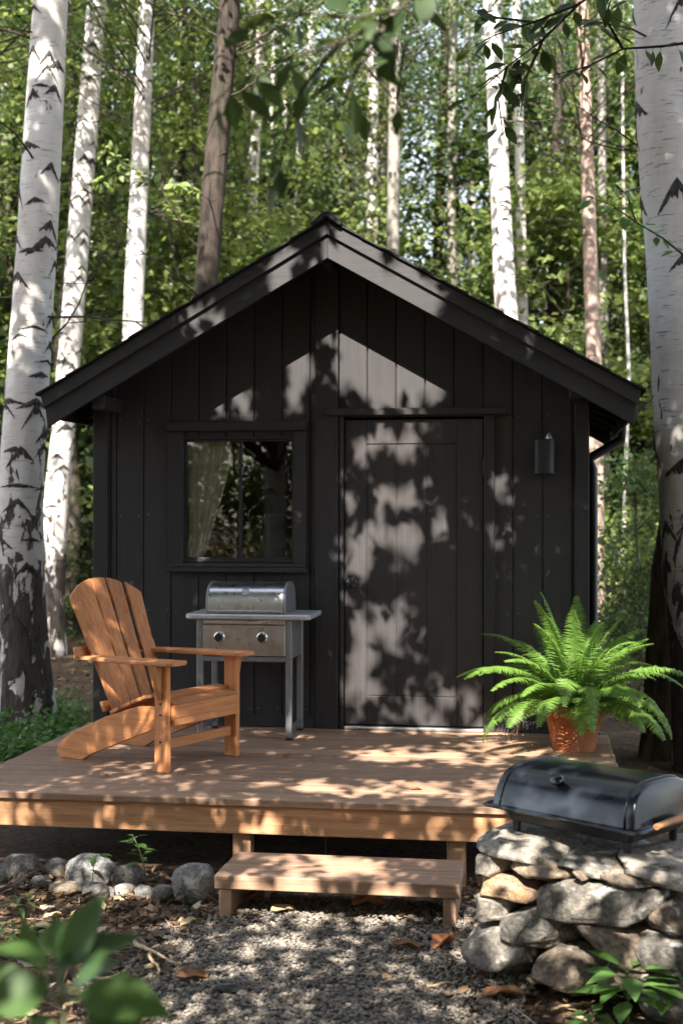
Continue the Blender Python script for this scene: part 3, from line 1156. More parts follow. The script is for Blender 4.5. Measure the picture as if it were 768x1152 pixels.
# side strip left and right of the cabin is not decked; screws
bm_obj('deck_board', bm, [M['deck'], M['steel_dark']], deck)
bm = new_bm()
bx(bm, XDL + .03, XDR - .03, YF + .028, YF + .068, DZ - .175, DZ - .036, .004)
bm_obj('front_beam', bm, M['fascia'], deck)
for xx in (XDL + .03, XDR - .07):
    bm = new_bm()
    bx(bm, xx, xx + .04, YF + .070, -.02, DZ - .175, DZ - .036, .004)
    bm_obj('side_beam', bm, M['post'], deck)
for k in range(6):
    xx = XDL + (XDR - XDL) * (k + 1) / 7
    bm = new_bm()
    bx(bm, xx, xx + .04, YF + .070, -.02, DZ - .155, DZ - .036, .003)
    bm_obj('joist', bm, M['post'], deck)
for px in (273, 513, 690):
    p = on_z(px, 960, .1)
    xx = at(px, 950, (YF + .12 - C.y) / math.cos(A)).x if False else on_y(px, 950, YF + .10).x
    for yy in (YF + .075, -.35):
        bm = new_bm()
        bx(bm, xx - .045, xx + .045, yy, yy + .09, -.06, DZ - .177, .004)
        bm_obj('post', bm, M['post'], deck)

# step
st0, st1 = on_z(241, 985, .21), on_z(516, 995, .21)
sy = (st0.y + st1.y) / 2
sx0, sx1 = on_y(241, 985, sy).x, on_y(517, 985, sy).x
syb = on_z(380, 962, .21).y
step = empty('step_bench', (0, 0, 0), 0, 'plain two-board wooden step standing on gravel before the deck', 'step')
bm = new_bm()
mid = (sy + syb) / 2
bx(bm, sx0, sx1, sy, mid - .003, .148, .210, .005)
bx(bm, sx0 + .004, sx1 - .003, mid + .003, syb, .148, .209, .005)
bm_obj('tread', bm, M['step'], step)
for a in (sx0 + .018, sx1 - .072):
    bm = new_bm()
    bx(bm, a, a + .054, sy + .012, syb - .01, -.02, .147, .004)
    bm_obj('leg', bm, M['stepz'], step)

# ------------------------------------------------------------------ ADIRONDACK CHAIR
n_leg, f_leg = on_z(183, 869, DZ), on_z(261, 850, DZ)
mid_ = (n_leg + f_leg) / 2
lat = (f_leg - n_leg)
CW = lat.length                              # spacing of the front legs
lat.normalize()
fwd = Vector((lat.y, -lat.x, 0))              # the way the chair faces
ang = math.atan2(fwd.y, fwd.x)
chair = empty('garden_chair', (mid_.x, mid_.y, DZ), ang, 'orange brown wooden slatted garden chair with wide arms on the deck', 'chair')
# local: +X forward, +Y away from the camera (left of the sitter)
HWD = CW / 2
ARMZ = .60
for s in (-1, 1):
    bm = new_bm()
    bx(bm, -.045, .045, s * HWD - .018, s * HWD + .018, 0, ARMZ - .022, .005)
    for zz_ in (.31, .37, .165):
        lathe(bm, [(.007, 0), (.007, .003), (.002, .0045)], 10, Matrix.Translation((.0, s * (HWD + .0175), zz_)) @ Matrix.Rotation(-s * PI / 2, 4, 'X'), mi=1)
    bm_obj('front_leg', bm, [M['cz'], M['castiron']], chair)
    # stringer from seat front to the rear foot
    yy = s * (HWD - .038)
    pts = [(.046, .352), (.046, .255), (-.10, .215), (-.32, .130), (-.56, .035), (-.62, .0), (-.80, .0), (-.825, .03), (-.805, .075), (-.70, .145), (-.52, .225), (-.44, .260), (-.20, .335)]
    bm = new_bm()
    prism(bm, pts, 'y', yy - .016, yy + .016, .003)
    bm_obj('rear_leg', bm, M['cx'], chair)
    # arm with a rounded front corner
    ya, yb = s * (HWD - .075), s * (HWD + .075)
    pts = [(.115, ya), (.135, ya + (yb - ya) * .2), (.14, (ya + yb) / 2), (.13, ya + (yb - ya) * .85), (.10, yb), (-.30, yb - s * .01), (-.60, yb - s * .055), (-.66, yb - s * .075), (-.66, ya - s * .0), (-.20, ya)]
    if s < 0: pts = pts[::-1]
    bm = new_bm()
    prism(bm, pts, 'z', ARMZ - .022, ARMZ, .004, Matrix.Rotation(math.radians(-.8), 4, 'Y'))
    bm_obj('armrest', bm, M['cx'], chair)
    # bracket under the arm
    bm = new_bm()
    yc = s * (HWD + .020)
    prism(bm, [(-.02, ARMZ - .024), (.10, ARMZ - .024) if False else (.05, ARMZ - .024), (.05, ARMZ - .05), (.02, ARMZ - .17), (-.02, ARMZ - .20)], 'x', 0, 0.001, 0) if False else None
    prism(bm, [(yc, ARMZ - .0235), (yc + s * .050, ARMZ - .0235), (yc + s * .048, ARMZ - .07), (yc + s * .03, ARMZ - .15), (yc + s * .002, ARMZ - .21), (yc, ARMZ - .21)], 'x', -.016, .016, .003)
    bm_obj('arm_bracket', bm, M['cz'], chair)
# seat slats on the curve of the stringers
bm = new_bm()
prev = None
sp = [(.058, .345), (.022, .372), (-.052, .398), (-.135, .392), (-.215, .366), (-.295, .334), (-.375, .298)]
for i in range(len(sp)):
    x_, z_ = sp[i]
    nx_, nz_ = sp[min(i + 1, len(sp) - 1)]
    if i == 0:
        plank(bm, (x_, -HWD - .004 + .02, z_ - .02), (x_, HWD - .016, z_ - .02), (0, 0, 1), .07, .020, .004)
    else:
        px_, pz_ = sp[i - 1] if i > 1 else (sp[1][0] + .08, sp[1][1] + .004)
        d = Vector((nx_ - px_, 0, nz_ - pz_))
        plank(bm, (x_, -HWD + .022, z_), (x_, HWD - .022, z_), d, .074, .020, .004)
bm_obj('seat', bm, M['cy'], chair)
bm = new_bm()
bx(bm, .047, .066, -HWD + .018, HWD - .018, .250, .318, .004)
bm_obj('seat_apron', bm, M['cy'], chair)
bm = new_bm()
bx(bm, -.010, .012, -HWD + .019, HWD - .019, .12, .175, .004)
bm_obj('stretcher', bm, M['cy'], chair)
# fan shaped back: five slats, rounded top
bd = Vector((-.40, 0, .92)).normalized()
bo = Vector((-.43, 0, .225))
bm = new_bm()
nb_ = 5
wb, wt, Lb = .46, .63, .86
for i in range(nb_):
    u0, u1 = -.5 + i / nb_, -.5 + (i + 1) / nb_
    g_ = .008
    def topz(u): return Lb - .50 * u * u
    pts = [(u0 * wb + g_, 0), (u1 * wb - g_, 0)]
    n_ = 5
    for k in range(n_ + 1):
        u = u1 + (u0 - u1) * k / n_
        off = -g_ if k == 0 else (g_ if k == n_ else 0)
        L_ = topz(u)
        pts.append((u * (wb + (wt - wb) * L_ / Lb) + off, L_))
    # slat plane: lateral = Y, up the back = bd ; slight cupping
    up = bd
    nrm_ = Vector((up.z, 0, -up.x))
    um = (u0 + u1) / 2
    Mt = Matrix(((0, up.x, nrm_.x, bo.x), (1, up.y, nrm_.y, bo.y), (0, up.z, nrm_.z, bo.z), (0, 0, 0, 1)))
    Mt = Mt @ Matrix.Translation((0, 0, .07 * um * um)) @ Matrix.Rotation(-.16 * um, 4, 'Y')
    prism(bm, pts, 'z', -.007, .007, .002, Mt)
bm_obj('backrest', bm, M['cz'], chair)
bm = new_bm()
for tb, wd in ((.10, wb * .5 + .02), (.43, HWD + .03), (.72, .24)):
    p = bo + bd * tb - Vector((bd.z, 0, -bd.x)) * .024
    plank(bm, p + Vector((0, -wd, 0)), p + Vector((0, wd, 0)), bd, .06, .022, .004)
bm_obj('back_rail', bm, M['cy'], chair)

# ------------------------------------------------------------------ GAS GRILL
gl_, gr_ = on_z(228, 831, DZ), on_z(323, 833, DZ)
gyf = gr_.y
GX0, GX1 = on_y(221, 760, gyf).x, on_y(336, 760, gyf).x
GW = .62
gcx = (on_y(225, 760, gyf).x + on_y(324, 760, gyf).x) / 2
HB = (on_y(325, 760, gyf).x - on_y(225, 760, gyf).x) / 2
grill = empty('gas_grill', (gcx, gyf, DZ), 0, 'silver gas grill on grey legs against the cabin wall', 'grill')
GD = .42
def gzpx(py): return on_y(275, py, gyf).z - DZ
zs = gzpx(697)       # shelf underside
zs2 = gzpx(687)
zp = gzpx(738)
for sx in (-1, 1):
    for yy in (0, GD - .04):
        bm = new_bm()
        bx(bm, sx * HB - .019, sx * HB + .019, yy, yy + .038, 0.012, zs - .001, .005)
        lg = bm_obj('leg', bm, M['legpaint'], grill)
        bm = new_bm()
        bx(bm, sx * HB - .021, sx * HB + .021, yy - .002, yy + .040, 0, .0115, .003)
        bm_obj('foot', bm, M['castiron'], lg)
    bm = new_bm()
    bx(bm, sx * HB - .012, sx * HB + .012, .0385, GD - .0405, .05, .075, .004)
    bm_obj('side_rail', bm, M['legpaint'], grill)
    bm = new_bm()
    bx(bm, sx * HB - .012, sx * HB + .012, .0385, GD - .0405, zp - .02, zs - .002, .003)
    bm_obj('side_panel', bm, M['legpaint'], grill)
bm = new_bm()
bx(bm, -HB + .020, HB - .020, -.004, .016, zp, zs - .032, .004)
cp = bm_obj('control_panel', bm, M['steel'], grill)
bm = new_bm()
bx(bm, -HB + .020, HB - .020, .003, .02, zs - .031, zs - .001, .003)
bx(bm, -HB + .035, -.08, -.002, .0028, zs - .028, zs - .004, .002)
bx(bm, -.074, .10, -.002, .0028, zs - .028, zs - .004, .002)
bm_obj('burner_strip', bm, M['steel'], grill)
bm = new_bm()
bx(bm, -HB + .020, HB - .020, .001, .012, zp - .035, zp - .004, .003)
bm_obj('front_rail', bm, M['legpaint'], grill)
bm = new_bm()
bx(bm, -HB + .021, HB - .021, .022, GD - .03, zp - .01, zs - .003, .006)
bm_obj('firebox', bm, M['castiron'], grill)
for px in (247, 295):
    kx = on_y(px, 717, gyf).x - gcx
    kz = gzpx(717)
    bm = new_bm()
    Mk = Matrix.Translation((kx, -.004, kz)) @ Matrix.Rotation(PI / 2, 4, 'X')
    lathe(bm, [(.034, 0), (.034, .004), (.030, .008), (.026, .009)], 32, Mk)
    kn = bm_obj('knob', bm, M['chrome'], grill, True, angle=35)
    bm = new_bm()
    lathe(bm, [(.025, .009), (.025, .03), (.022, .034), (.004, .035)], 32, Mk)
    bx(bm, kx - .004, kx + .004, -.046, -.036, kz - .022, kz + .022, .002)
    bm_obj('knob_cap', bm, M['castiron'], kn, True, angle=35)
SX0 = on_y(208, 690, gyf).x - gcx
SX1 = on_y(349, 690, gyf).x - gcx
bm = new_bm()
pts = [(SX0 + .05, -.022), (SX1 - .03, -.022), (SX1, -.01), (SX1, GD), (SX0, GD), (SX0, .03), (SX0 + .012, -.01)]
prism(bm, pts, 'z', zs, zs + .032, .007)
bm_obj('shelf', bm, M['shelf'], grill)
# hood: curved front, arched end plates
LX0, LX1 = on_y(233, 690, gyf + .05).x - gcx, on_y(322, 690, gyf + .05).x - gcx
zh = zs + .034
HH = on_y(280, 655, gyf + .15).z - DZ - zh
hoodprof = []
D0, D1 = .015, GD - .05
for k in range(17):
    t = k / 16
    a = PI * t
    yy_ = (D0 + D1) / 2 - (D1 - D0) / 2 * math.copysign(abs(math.cos(a)) ** .72, math.cos(a))
    zz_ = zh + .022 + (HH - .022) * abs(math.sin(a)) ** .78
    hoodprof.append((yy_, zz_))
bm = new_bm()
prism(bm, [(D0, zh)] + hoodprof + [(D1, zh)], 'x', LX0 + .016, LX1 - .016, 0)
hood = bm_obj('lid', bm, M['steel'], grill, True, angle=35)
for a in (LX0, LX1 - .015):
    bm = new_bm()
    cxp, czp = (D0 + D1) / 2, zh
    prism(bm, [(D0 - .006, zh)] + [(cxp + (p[0] - cxp) * 1.03, zh + (p[1] - zh) * 1.025) for p in hoodprof] + [(D1 + .006, zh)], 'x', a, a + .015, .003)
    bm_obj('end_cap', bm, M['legpaint'], hood, True, angle=35)
bm = new_bm()
bx(bm, LX0 + .016, LX1 - .016, D0 - .012, D0 - .001, zh + .001, zh + .022, .004)
bm_obj('lid_lip', bm, M['steel_dark'], hood)
gp_ = on_y(276, 667, gyf + .04)
bm = new_bm()
Mk = Matrix.Translation((gp_.x - gcx, .048, gp_.z - DZ)) @ Matrix.Rotation(math.radians(60), 4, 'X')
lathe(bm, [(.030, -.02), (.030, .004), (.026, .007), (.002, .007)], 28, Mk)
th = bm_obj('thermometer', bm, M['steel_dark'], hood, True, angle=35)
bm = new_bm()
lathe(bm, [(.022, .0072), (.021, .009), (.002, .009)], 24, Mk)
bm_obj('dial', bm, M['shelf'], th, True, angle=35)

# ------------------------------------------------------------------ STONE PIER
PZ = .555                                        # top of the pier
pf0 = on_z(545, 946, PZ)
PA = math.radians(-36) + A                       # heading of the front face (to the right, towards the camera)
pu = Vector((math.cos(PA), math.sin(PA), 0))     # along the face
pn = Vector((-pu.y, pu.x, 0))                    # into the pier


def stone(name, center, half, rz, seed, mat, expo=.62, rough=.10, label=None, group=None, cat='stone', sub=4, tilt=(0, 0), parent=None):
    bm = bmesh.new()
    bmesh.ops.create_icosphere(bm, subdivisions=sub, radius=1)
    hx, hy, hz = half
    off = Vector((seed * 3.17, seed * 1.31, seed * .77))
    rnd = random.Random(seed)
    planes = [(Vector((rnd.gauss(0, 1), rnd.gauss(0, 1), rnd.gauss(0, .7))).normalized(), rnd.uniform(.66, .92)) for _ in range(12)]
    for v in bm.verts:
        p = v.co.normalized()
        q = Vector([math.copysign(abs(c) ** expo, c) for c in p])
        for n_, d_ in planes:                    # chop flats, as broken stone has
            e_ = q.dot(n_) - d_ * 1.12
            if e_ > 0:
                q -= n_ * e_ * .97
        w = mnoise.fractal(q * 1.3 + off, 1.0, 2.0, 4) * rough * 1.7 + mnoise.fractal(q * 4.5 + off, .8, 2.1, 5) * rough * .62
        q *= 1 + w
        v.co = Vector((q.x * hx, q.y * hy, q.z * hz))
    o = bm_obj(name, bm, mat, parent, True)
    o.location = center
    o.rotation_euler = (tilt[0], tilt[1], rz)
    if label:
        tag(o, label, cat, group)
    return o


GRP = 'stones of the dry stone pier'
# px box on the photo, depth of the stone, material, label
PIER = [
    (509, 617, 917, 966, .40, 4, 'broad pale cap stone under the corner grill foot, overhanging the step side', 'cap'),
    (606, 684, 940, 979, .34, 0, 'middle cap stone between the two broad caps under the black grill', 'cap'),
    (670, 792, 944, 997, .42, 4, 'thick grey cap stone with white lichen under the grill handle end', 'cap'),
    (524, 557, 962, 988, .22, 4, 'small pinkish knob of stone wedged under the overhanging pale cap', ''),
    (558, 642, 969, 996, .26, 1, 'long flat tan stone directly under the cap joint', ''),
    (646, 659, 979, 992, .12, 3, 'tiny brown chink stone between tan and flat grey stones', ''),
    (660, 738, 981, 1006, .26, 3, 'thin flat brown stone tucked under the lichen spotted cap', ''),
    (524, 597, 988, 1017, .26, 2, 'rounded orange stone, brightest in the pier, above the pinkish block', ''),
    (597, 732, 992, 1048, .30, 0, 'longest dark grey stone slanting across the middle of the pier', ''),
    (522, 566, 1004, 1046, .26, 4, 'pinkish grey block between the orange stone and the corner boulder', ''),
    (554, 633, 1017, 1072, .28, 0, 'grey stone dotted with white lichen patches, below the orange stone', ''),
    (629, 742, 1034, 1094, .32, 3, 'large brown stone with white streaks under the longest dark stone', ''),
    (510, 590, 1038, 1106, .32, 0, 'big rounded corner boulder at the pier foot beside the step', ''),
    (590, 680, 1070, 1124, .30, 3, 'brown grey foot stone half buried in litter at the pier base', ''),
    (665, 745, 1088, 1128, .26, 3, 'dark foot stone hidden behind the leafy plant at the pier base', ''),
]
for i, (a, b, c0, c1, dp, mi, lab, kind) in enumerate(PIER):
    pcx, pcy = (a + b) / 2, (c0 + c1) / 2
    bat = -.03 * (c0 - 940) / 150                         # the pier leans in a little as it rises
    p = on_plane(pcx, pcy, pf0 + pn * bat, pn)
    Z = (p - C).dot(Fv)
    hx = (b - a) / 2 * Z / FPX / math.cos(PA - A) * .94
    hz = (c1 - c0) / 2 * Z / FPX * .905
    if kind == 'cap':
        hz = (.035, .034, .040)[i]
        ztop_ = PZ + (0, -.012, .004)[i]
        p = on_plane(pcx, (c0 + c1) / 2, pf0 + pn * (-.02), pn)
        cen = Vector((p.x, p.y, ztop_ - hz)) + pn * (dp / 2 + .045)
        hx = (b - a) / 2 * Z / FPX / math.cos(PA - A) * .955
        stone('stone', cen, (hx, dp / 2 + .02, hz), PA + random.uniform(-.06, .06), 100 + i, STONES[mi], .36, .06, lab, GRP)
    else:
        cen = p + pn * (dp / 2)
        stone('stone', cen, (hx, dp / 2 + .02, hz), PA + random.uniform(-.10, .10), 100 + i, STONES[mi], .44, .055, lab, GRP, tilt=(0, -.12 if i == 8 else random.uniform(-.05, .05)))
# the return face, turned away to the side
pc_ = on_plane(742, 1040, pf0, pn)
RET = [
    (.10, .375, .30, .15, .045, 4, 'rear cap stone of the pier under the far grill foot', PZ - .05),
    (.06, .0, .16, .12, .060, 3, 'tan brown stone round the pier corner below the lichen spotted cap', .385),
    (.07, .0, .16, .13, .074, 0, 'blue grey stone round the pier corner at mid height', .255),
    (.08, .0, .18, .13, .09, 0, 'dark grey stone low on the turned face of the pier', .09),
    (.30, .0, .16, .13, .09, 3, None, .09), (.32, .0, .15, .12, .08, 1, None, .26), (.30, .0, .16, .12, .062, 0, None, .39),
]
for i, (dn, du, hx, hy, hz, mi, lab, z) in enumerate(RET):
    q = Vector((pc_.x, pc_.y, 0)) + pn * (dn + .06)
    if i == 0:
        q = Vector((pc_.x, pc_.y, 0)) + pn * .44 - pu * .10
    stone('stone', (q.x + pu.x * .02, q.y + pu.y * .02, z), (hy, hx, hz), PA + random.uniform(-.1, .1), 200 + i, STONES[mi], .6, .1, lab or 'rough stone on the turned face of the dry stone pier', GRP, sub=3)
# back and core of the pier
pl_ = on_plane(520, 1060, pf0, pn)
wid = (pc_ - pl_).dot(pu)
for j, z in enumerate((.08, .24, .39)):
    for k in range(4):
        q = Vector((pl_.x, pl_.y, 0)) + pu * (wid * (k + .5) / 4.2 + .01) + pn * (.40 + random.uniform(-.02, .03))
        stone('stone', (q.x, q.y, z), (.115, .15, .088), PA + random.uniform(-.2, .2), 300 + j * 10 + k, STONES[(j + k) % 4], .6, .1, 'rough stone at the back of the dry stone pier', GRP, sub=3)
for k in range(2):
    q = Vector((pl_.x, pl_.y, 0)) + pu * (.15 + .28 * k) + pn * .40
    stone('stone', (q.x, q.y, PZ - .066), (.16, .16, .048), PA + random.uniform(-.2, .2), 340 + k, STONES[4 * k % 5], .5, .08, 'flat cap stone behind the black grill on the pier', GRP, sub=3)

# ------------------------------------------------------------------ BLACK CHARCOAL GRILL on the pier
f1, f2, f3 = on_z(581, 933, PZ + .004), on_z(705, 959, PZ + .004), on_z(750, 941, PZ + .004)
gu = (f2 - f1)
GL = gu.length + .06
gu.normalize()
gd_ = Vector((-gu.y, gu.x, 0))
GDp = (f3 - f2).dot(gd_) + .05
gc = (f1 + f2) / 2 + gd_ * (GDp / 2 - .025)
bbq = empty('charcoal_grill', (gc.x, gc.y, PZ - .004), math.atan2(gu.y, gu.x), 'black domed tabletop charcoal grill on the stone pier', 'grill')
bbq.scale = (1, 1, .80)
hl, hd = GL / 2 + .035, GDp / 2 + .035


def rrect(hx, hy, r, z, n=6):
    out = []
    for cx_, cy_, a0 in ((hx - r, hy - r, 0), (-hx + r, hy - r, PI / 2), (-hx + r, -hy + r, PI), (hx - r, -hy + r, 3 * PI / 2)):
        for k in range(n + 1):
            a = a0 + PI / 2 * k / n
            out.append(Vector((cx_ + r * math.cos(a), cy_ + r * math.sin(a), z)))
    return out


def loft(bm, rings, cap0=True, cap1=True):
    R_ = [[bm.verts.new(p) for p in r] for r in rings]
    n = len(R_[0])
    fs = []
    for i in range(len(R_) - 1):
        for k in range(n):
            fs.append(bm.faces.new((R_[i][k], R_[i][(k + 1) % n], R_[i + 1][(k + 1) % n], R_[i + 1][k])))
    if cap0: fs.append(bm.faces.new(R_[0][::-1]))
    if cap1: fs.append(bm.faces.new(R_[-1]))
    _tint(bm, fs)
    return fs


bm = new_bm()
loft(bm, [rrect(hl - .05, hd - .05, .03, .054), rrect(hl - .035, hd - .035, .03, .064), rrect(hl - .02, hd - .02, .03, .125)])
body = bm_obj('base', bm, M['blackmetal'], bbq, True, angle=40)
bm = new_bm()
loft(bm, [rrect(hl - .018, hd - .018, .03, .123), rrect(hl + .036, hd + .036, .035, .125), rrect(hl + .041, hd + .041, .035, .133), rrect(hl + .034, hd + .034, .035, .140), rrect(hl - .01, hd - .01, .03, .141)])
bm_obj('rim', bm, M['enamel'], bbq, True, angle=40)
# domed lid: arch section swept along the length, softened ends
LH = .185
secs = []
for u, s_ in ((-1.0, .90), (-.992, .945), (-.975, .975), (-.94, .993), (-.88, 1.0), (-.4, 1.0), (0, 1.0), (.4, 1.0), (.88, 1.0), (.94, .993), (.975, .975), (.992, .945), (1.0, .90)):
    sec = []
    for k in range(29):
        a = PI * k / 28
        yy = -(hd + .008) * math.copysign(abs(math.cos(a)) ** .60, math.cos(a))
        zz = .140 + LH * abs(math.sin(a)) ** .54 * s_
        yy *= (.86 + .14 * (1 - (zz - .14) / LH)) * (.97 + .03 * (s_ - .9) / .1)
        sec.append(Vector((u * (hl + .005) * (1 - .05 * ((zz - .14) / LH) * abs(u)), yy, zz)))
    secs.append(sec)
bm = new_bm()
loft(bm, secs)
lid = bm_obj('lid', bm, M['enamel'], bbq, True, angle=50)
# pressed edge line round the end of the lid
for si in (4, 8):
    bm = new_bm()
    tube(bm, [p * 1.0 + Vector((0, 0, .001)) for p in secs[si]], .0045, 8)
    bm_obj('lid_seam', bm, M['enamel'], lid, True)
kp = None
for k in range(29):
    pass
kpos = Vector((-.03, secs[6][6].y, secs[6][6].z))
bm = new_bm()
Mk = Matrix.Translation(kpos) @ Matrix.Rotation(math.radians(62), 4, 'X')
lathe(bm, [(.013, -.01), (.013, .014), (.023, .017), (.029, .027), (.027, .038), (.017, .044), (.002, .046)], 28, Mk)
bm_obj('knob', bm, M['knobdark'], lid, True, angle=40)
for sx in (-1, 1):
    for sy_ in (-1, 1):
        bm = new_bm()
        fx, fy = sx * (GL / 2 - .03), sy_ * (GDp / 2 - .025)
        prism(bm, [(fx - .012, -.004), (fx + .012, -.004), (fx + .017, .066), (fx - .017, .066)], 'y', fy - .010, fy + .010, .003)
        bm_obj('leg', bm, M['blackmetal'], bbq)
# wooden carry handle on the end, on two metal arms
hx_ = hl + .055
bm = new_bm()
tube(bm, [(hx_, -hd * .72, .150), (hx_ + .005, -hd * .3, .158), (hx_ + .005, hd * .3, .158), (hx_, hd * .72, .150)], [.013, .016, .016, .013], 14)
bm_obj('handle', bm, M['handlewood'], bbq, True, angle=50)
for yy in (-.66, .66):
    bm = new_bm()
    tube(bm, [(hl + .010, hd * yy, .131), (hl + .04, hd * yy, .138), (hx_, hd * yy, .151)], .0065, 8)
    bm_obj('handle_bracket', bm, M['steel_dark'], bbq, True)

# ------------------------------------------------------------------ FERN IN POT
pb_ = on_z(645, 845, DZ)
PR = 33.5 / FPX * (pb_ - C).dot(Fv)
PH = .275
pot = None
bm = new_bm()
lathe(bm, [(PR * .70, .002), (PR * .72, .02), (PR * .93, PH * .72), (PR * .94, PH * .73), (PR * 1.03, PH * .735), (PR * 1.04, PH * .96), (PR * 1.0, PH), (PR * .93, PH), (PR * .91, PH * .86), (PR * .2, PH * .86)], 56)
pot = bm_obj('plant_pot', bm, M['terracotta'], None, True, (pb_.x, pb_.y + .05, DZ), 35)
tag(pot, 'terracotta pot holding the fern on the deck', 'pot')
bm = new_bm()
lathe(bm, [(PR * .905, PH * .8), (PR * .905, PH * .87), (PR * .5, PH * .90), (PR * .1, PH * .91)], 32)
bm_obj('soil', bm, M['soil'], pot, True)
fern = empty('fern', (pb_.x, pb_.y + .05, DZ + PH * .9), 0, 'lush green fern with arching fronds growing in the terracotta pot', 'fern')


def frond(az, el0, L, droop, wmax, seed, mat, roll=0.0):
    r = random.Random(seed)
    bm = new_bm()
    n = 34
    p = Vector((math.cos(az) * .03, math.sin(az) * .03, 0))
    el = el0
    pts, dirs = [], []
    h = Vector((math.cos(az), math.sin(az), 0))
    bend = r.uniform(-.25, .25)
    for i in range(n + 1):
        t = i / n
        hh_ = Vector((math.cos(az + bend * t), math.sin(az + bend * t), 0))
        d = hh_ * math.cos(el) + Vector((0, 0, 1)) * math.sin(el)
        pts.append(p.copy())
        dirs.append(d)
        p = p + d * (L / n)
        el -= droop / n * (.35 + 1.3 * t)
    tube(bm, pts[::2], [.0032 * (1 - .8 * i / (n / 2)) + .0005 for i in range(len(pts[::2]))], 5, True, .3, 0)
    for i in range(3, n):
        t = i / n
        w = wmax * (min(1, (t - .02) / .22) ** .7) * (1 - t) ** .55 * 1.25
        d = dirs[i]
        up = Vector((0, 0, 1))
        s = d.cross(up).normalized()
        nn = s.cross(d).normalized()
        if roll:
            q = Matrix.Rotation(roll, 3, d)
            s, nn = q @ s, q @ nn
        for sg in (-1, 1):
            for sub in (0.0, .5):
                ll = w * r.uniform(.88, 1.08)
                dd = (s * sg + d * (.22 + r.uniform(-.08, .08)) - nn * r.uniform(.02, .28)).normalized()
                b = pts[i] + (pts[min(i + 1, n)] - pts[i]) * sub
                oo = b
                wd = max(.0045, min(.0105, L / n * .50))
                a1 = dd.cross(nn).normalized()
                v = [bm.verts.new(oo - a1 * wd * .45), bm.verts.new(oo + a1 * wd * .45), bm.verts.new(oo + dd * ll * .55 + a1 * wd * .38 - nn * ll * .05), bm.verts.new(oo + dd * ll - nn * ll * .16), bm.verts.new(oo + dd * ll * .55 - a1 * wd * .38 - nn * ll * .05)]
                f = bm.faces.new(v)
                _tint(bm, [f], min(1, max(0, r.gauss(.5, .22) + .15 * t)))
    return bm_obj('frond', bm, mat, fern)


nf = 0
for ring, (cnt, el0, L0, dr) in enumerate(((9, 1.42, .64, .6), (14, 1.12, .68, 1.15), (18, .80, .70, 1.6), (17, .45, .62, 1.8))):
    for k in range(cnt):
        az = 2 * PI * (k + .5 * (ring % 2)) / cnt + random.uniform(-.16, .16)
        frond(az, el0 + random.uniform(-.1, .1), L0 * random.uniform(.80, 1.12), dr * random.uniform(.8, 1.2), .108 * random.uniform(.9, 1.1), 700 + nf, M['leafF'], random.uniform(-.35, .35))
        nf += 1
o = frond(math.radians(215), .5, .50, 2.2, .05, 799, M['fernbrown'])
o['label'] = 'withered brown frond hanging at the pot'

# ------------------------------------------------------------------ RIVER STONES beside the deck
RG = 'rounded stones lying along the deck'
RIV = [
    (21, 979, 42, 31, 5, 'smooth dark grey stone at the outer end of the stone row, largest there'),
    (61, 980, 33, 21, 5, 'oval brown grey stone next along from the outer dark stone'),
    (43, 995, 24, 14, 5, 'low grey stone nestled in front of the oval stone'),
    (21, 996, 15, 11, 5, 'small pebble in front of the outermost dark grey stone'),
    (72, 1004, 38, 17, 1, 'flat tan stone in front of the pale speckled stone'),
    (98, 987, 56, 38, 6, 'pale speckled stone behind the bare two-leaf seedling'),
    (142, 990, 37, 27, 5, 'round dark grey stone beside the taller seedling'),
    (105, 1007, 32, 20, 5, 'grey stone lying before the pale speckled stone'),
    (122, 1006, 14, 14, 5, 'small stone wedged between the speckled and dark grey stones'),
    (139, 1004, 26, 13, 4, 'low whitish stone in front of the round dark grey stone'),
    (160, 1007, 22, 17, 6, 'light grey cobble touching the smooth grey cobble'),
    (180, 1009, 30, 18, 5, 'smooth grey cobble nearest the big boulder'),
    (218, 999, 53, 46, 6, 'largest rounded boulder with pale speckles right by the step leg'),
    (2, 985, 20, 22, 5, 'grey stone cut by the photo edge beyond the outer dark stone'),
]
for i, (cx_, cy_, w, h, mi, lab) in enumerate(RIV):
    gp_ = on_z(cx_, cy_ + h * .42, 0)
    Z = (gp_ - C).dot(Fv)
    hx, hz = w / 2 * Z / FPX, h / 2 * Z / FPX
    hy = hx * .85
    p = gp_ + Fv * hy * .8
    stone('river_stone', (p.x, p.y, hz * .88), (hx * 1.05, hy, hz * 1.08), random.uniform(-.5, .5) + A, 400 + i, STONES[mi], .92, .05, lab, RG, sub=4)
gp_ = on_z(255, 1123, 0)
stone('flat_stone', (gp_.x, gp_.y, .035), (.052, .034, .013), .1, 460, STONES[7], .8, .07, 'flat black stone lying alone on the gravel', None)
gp_ = on_z(591, 1108, 0)
stone('pebble', (gp_.x, gp_.y, .02), (.032, .024, .022), .3, 461, STONES[4], .85, .07, 'small pale pebble at the foot of the pier', None)

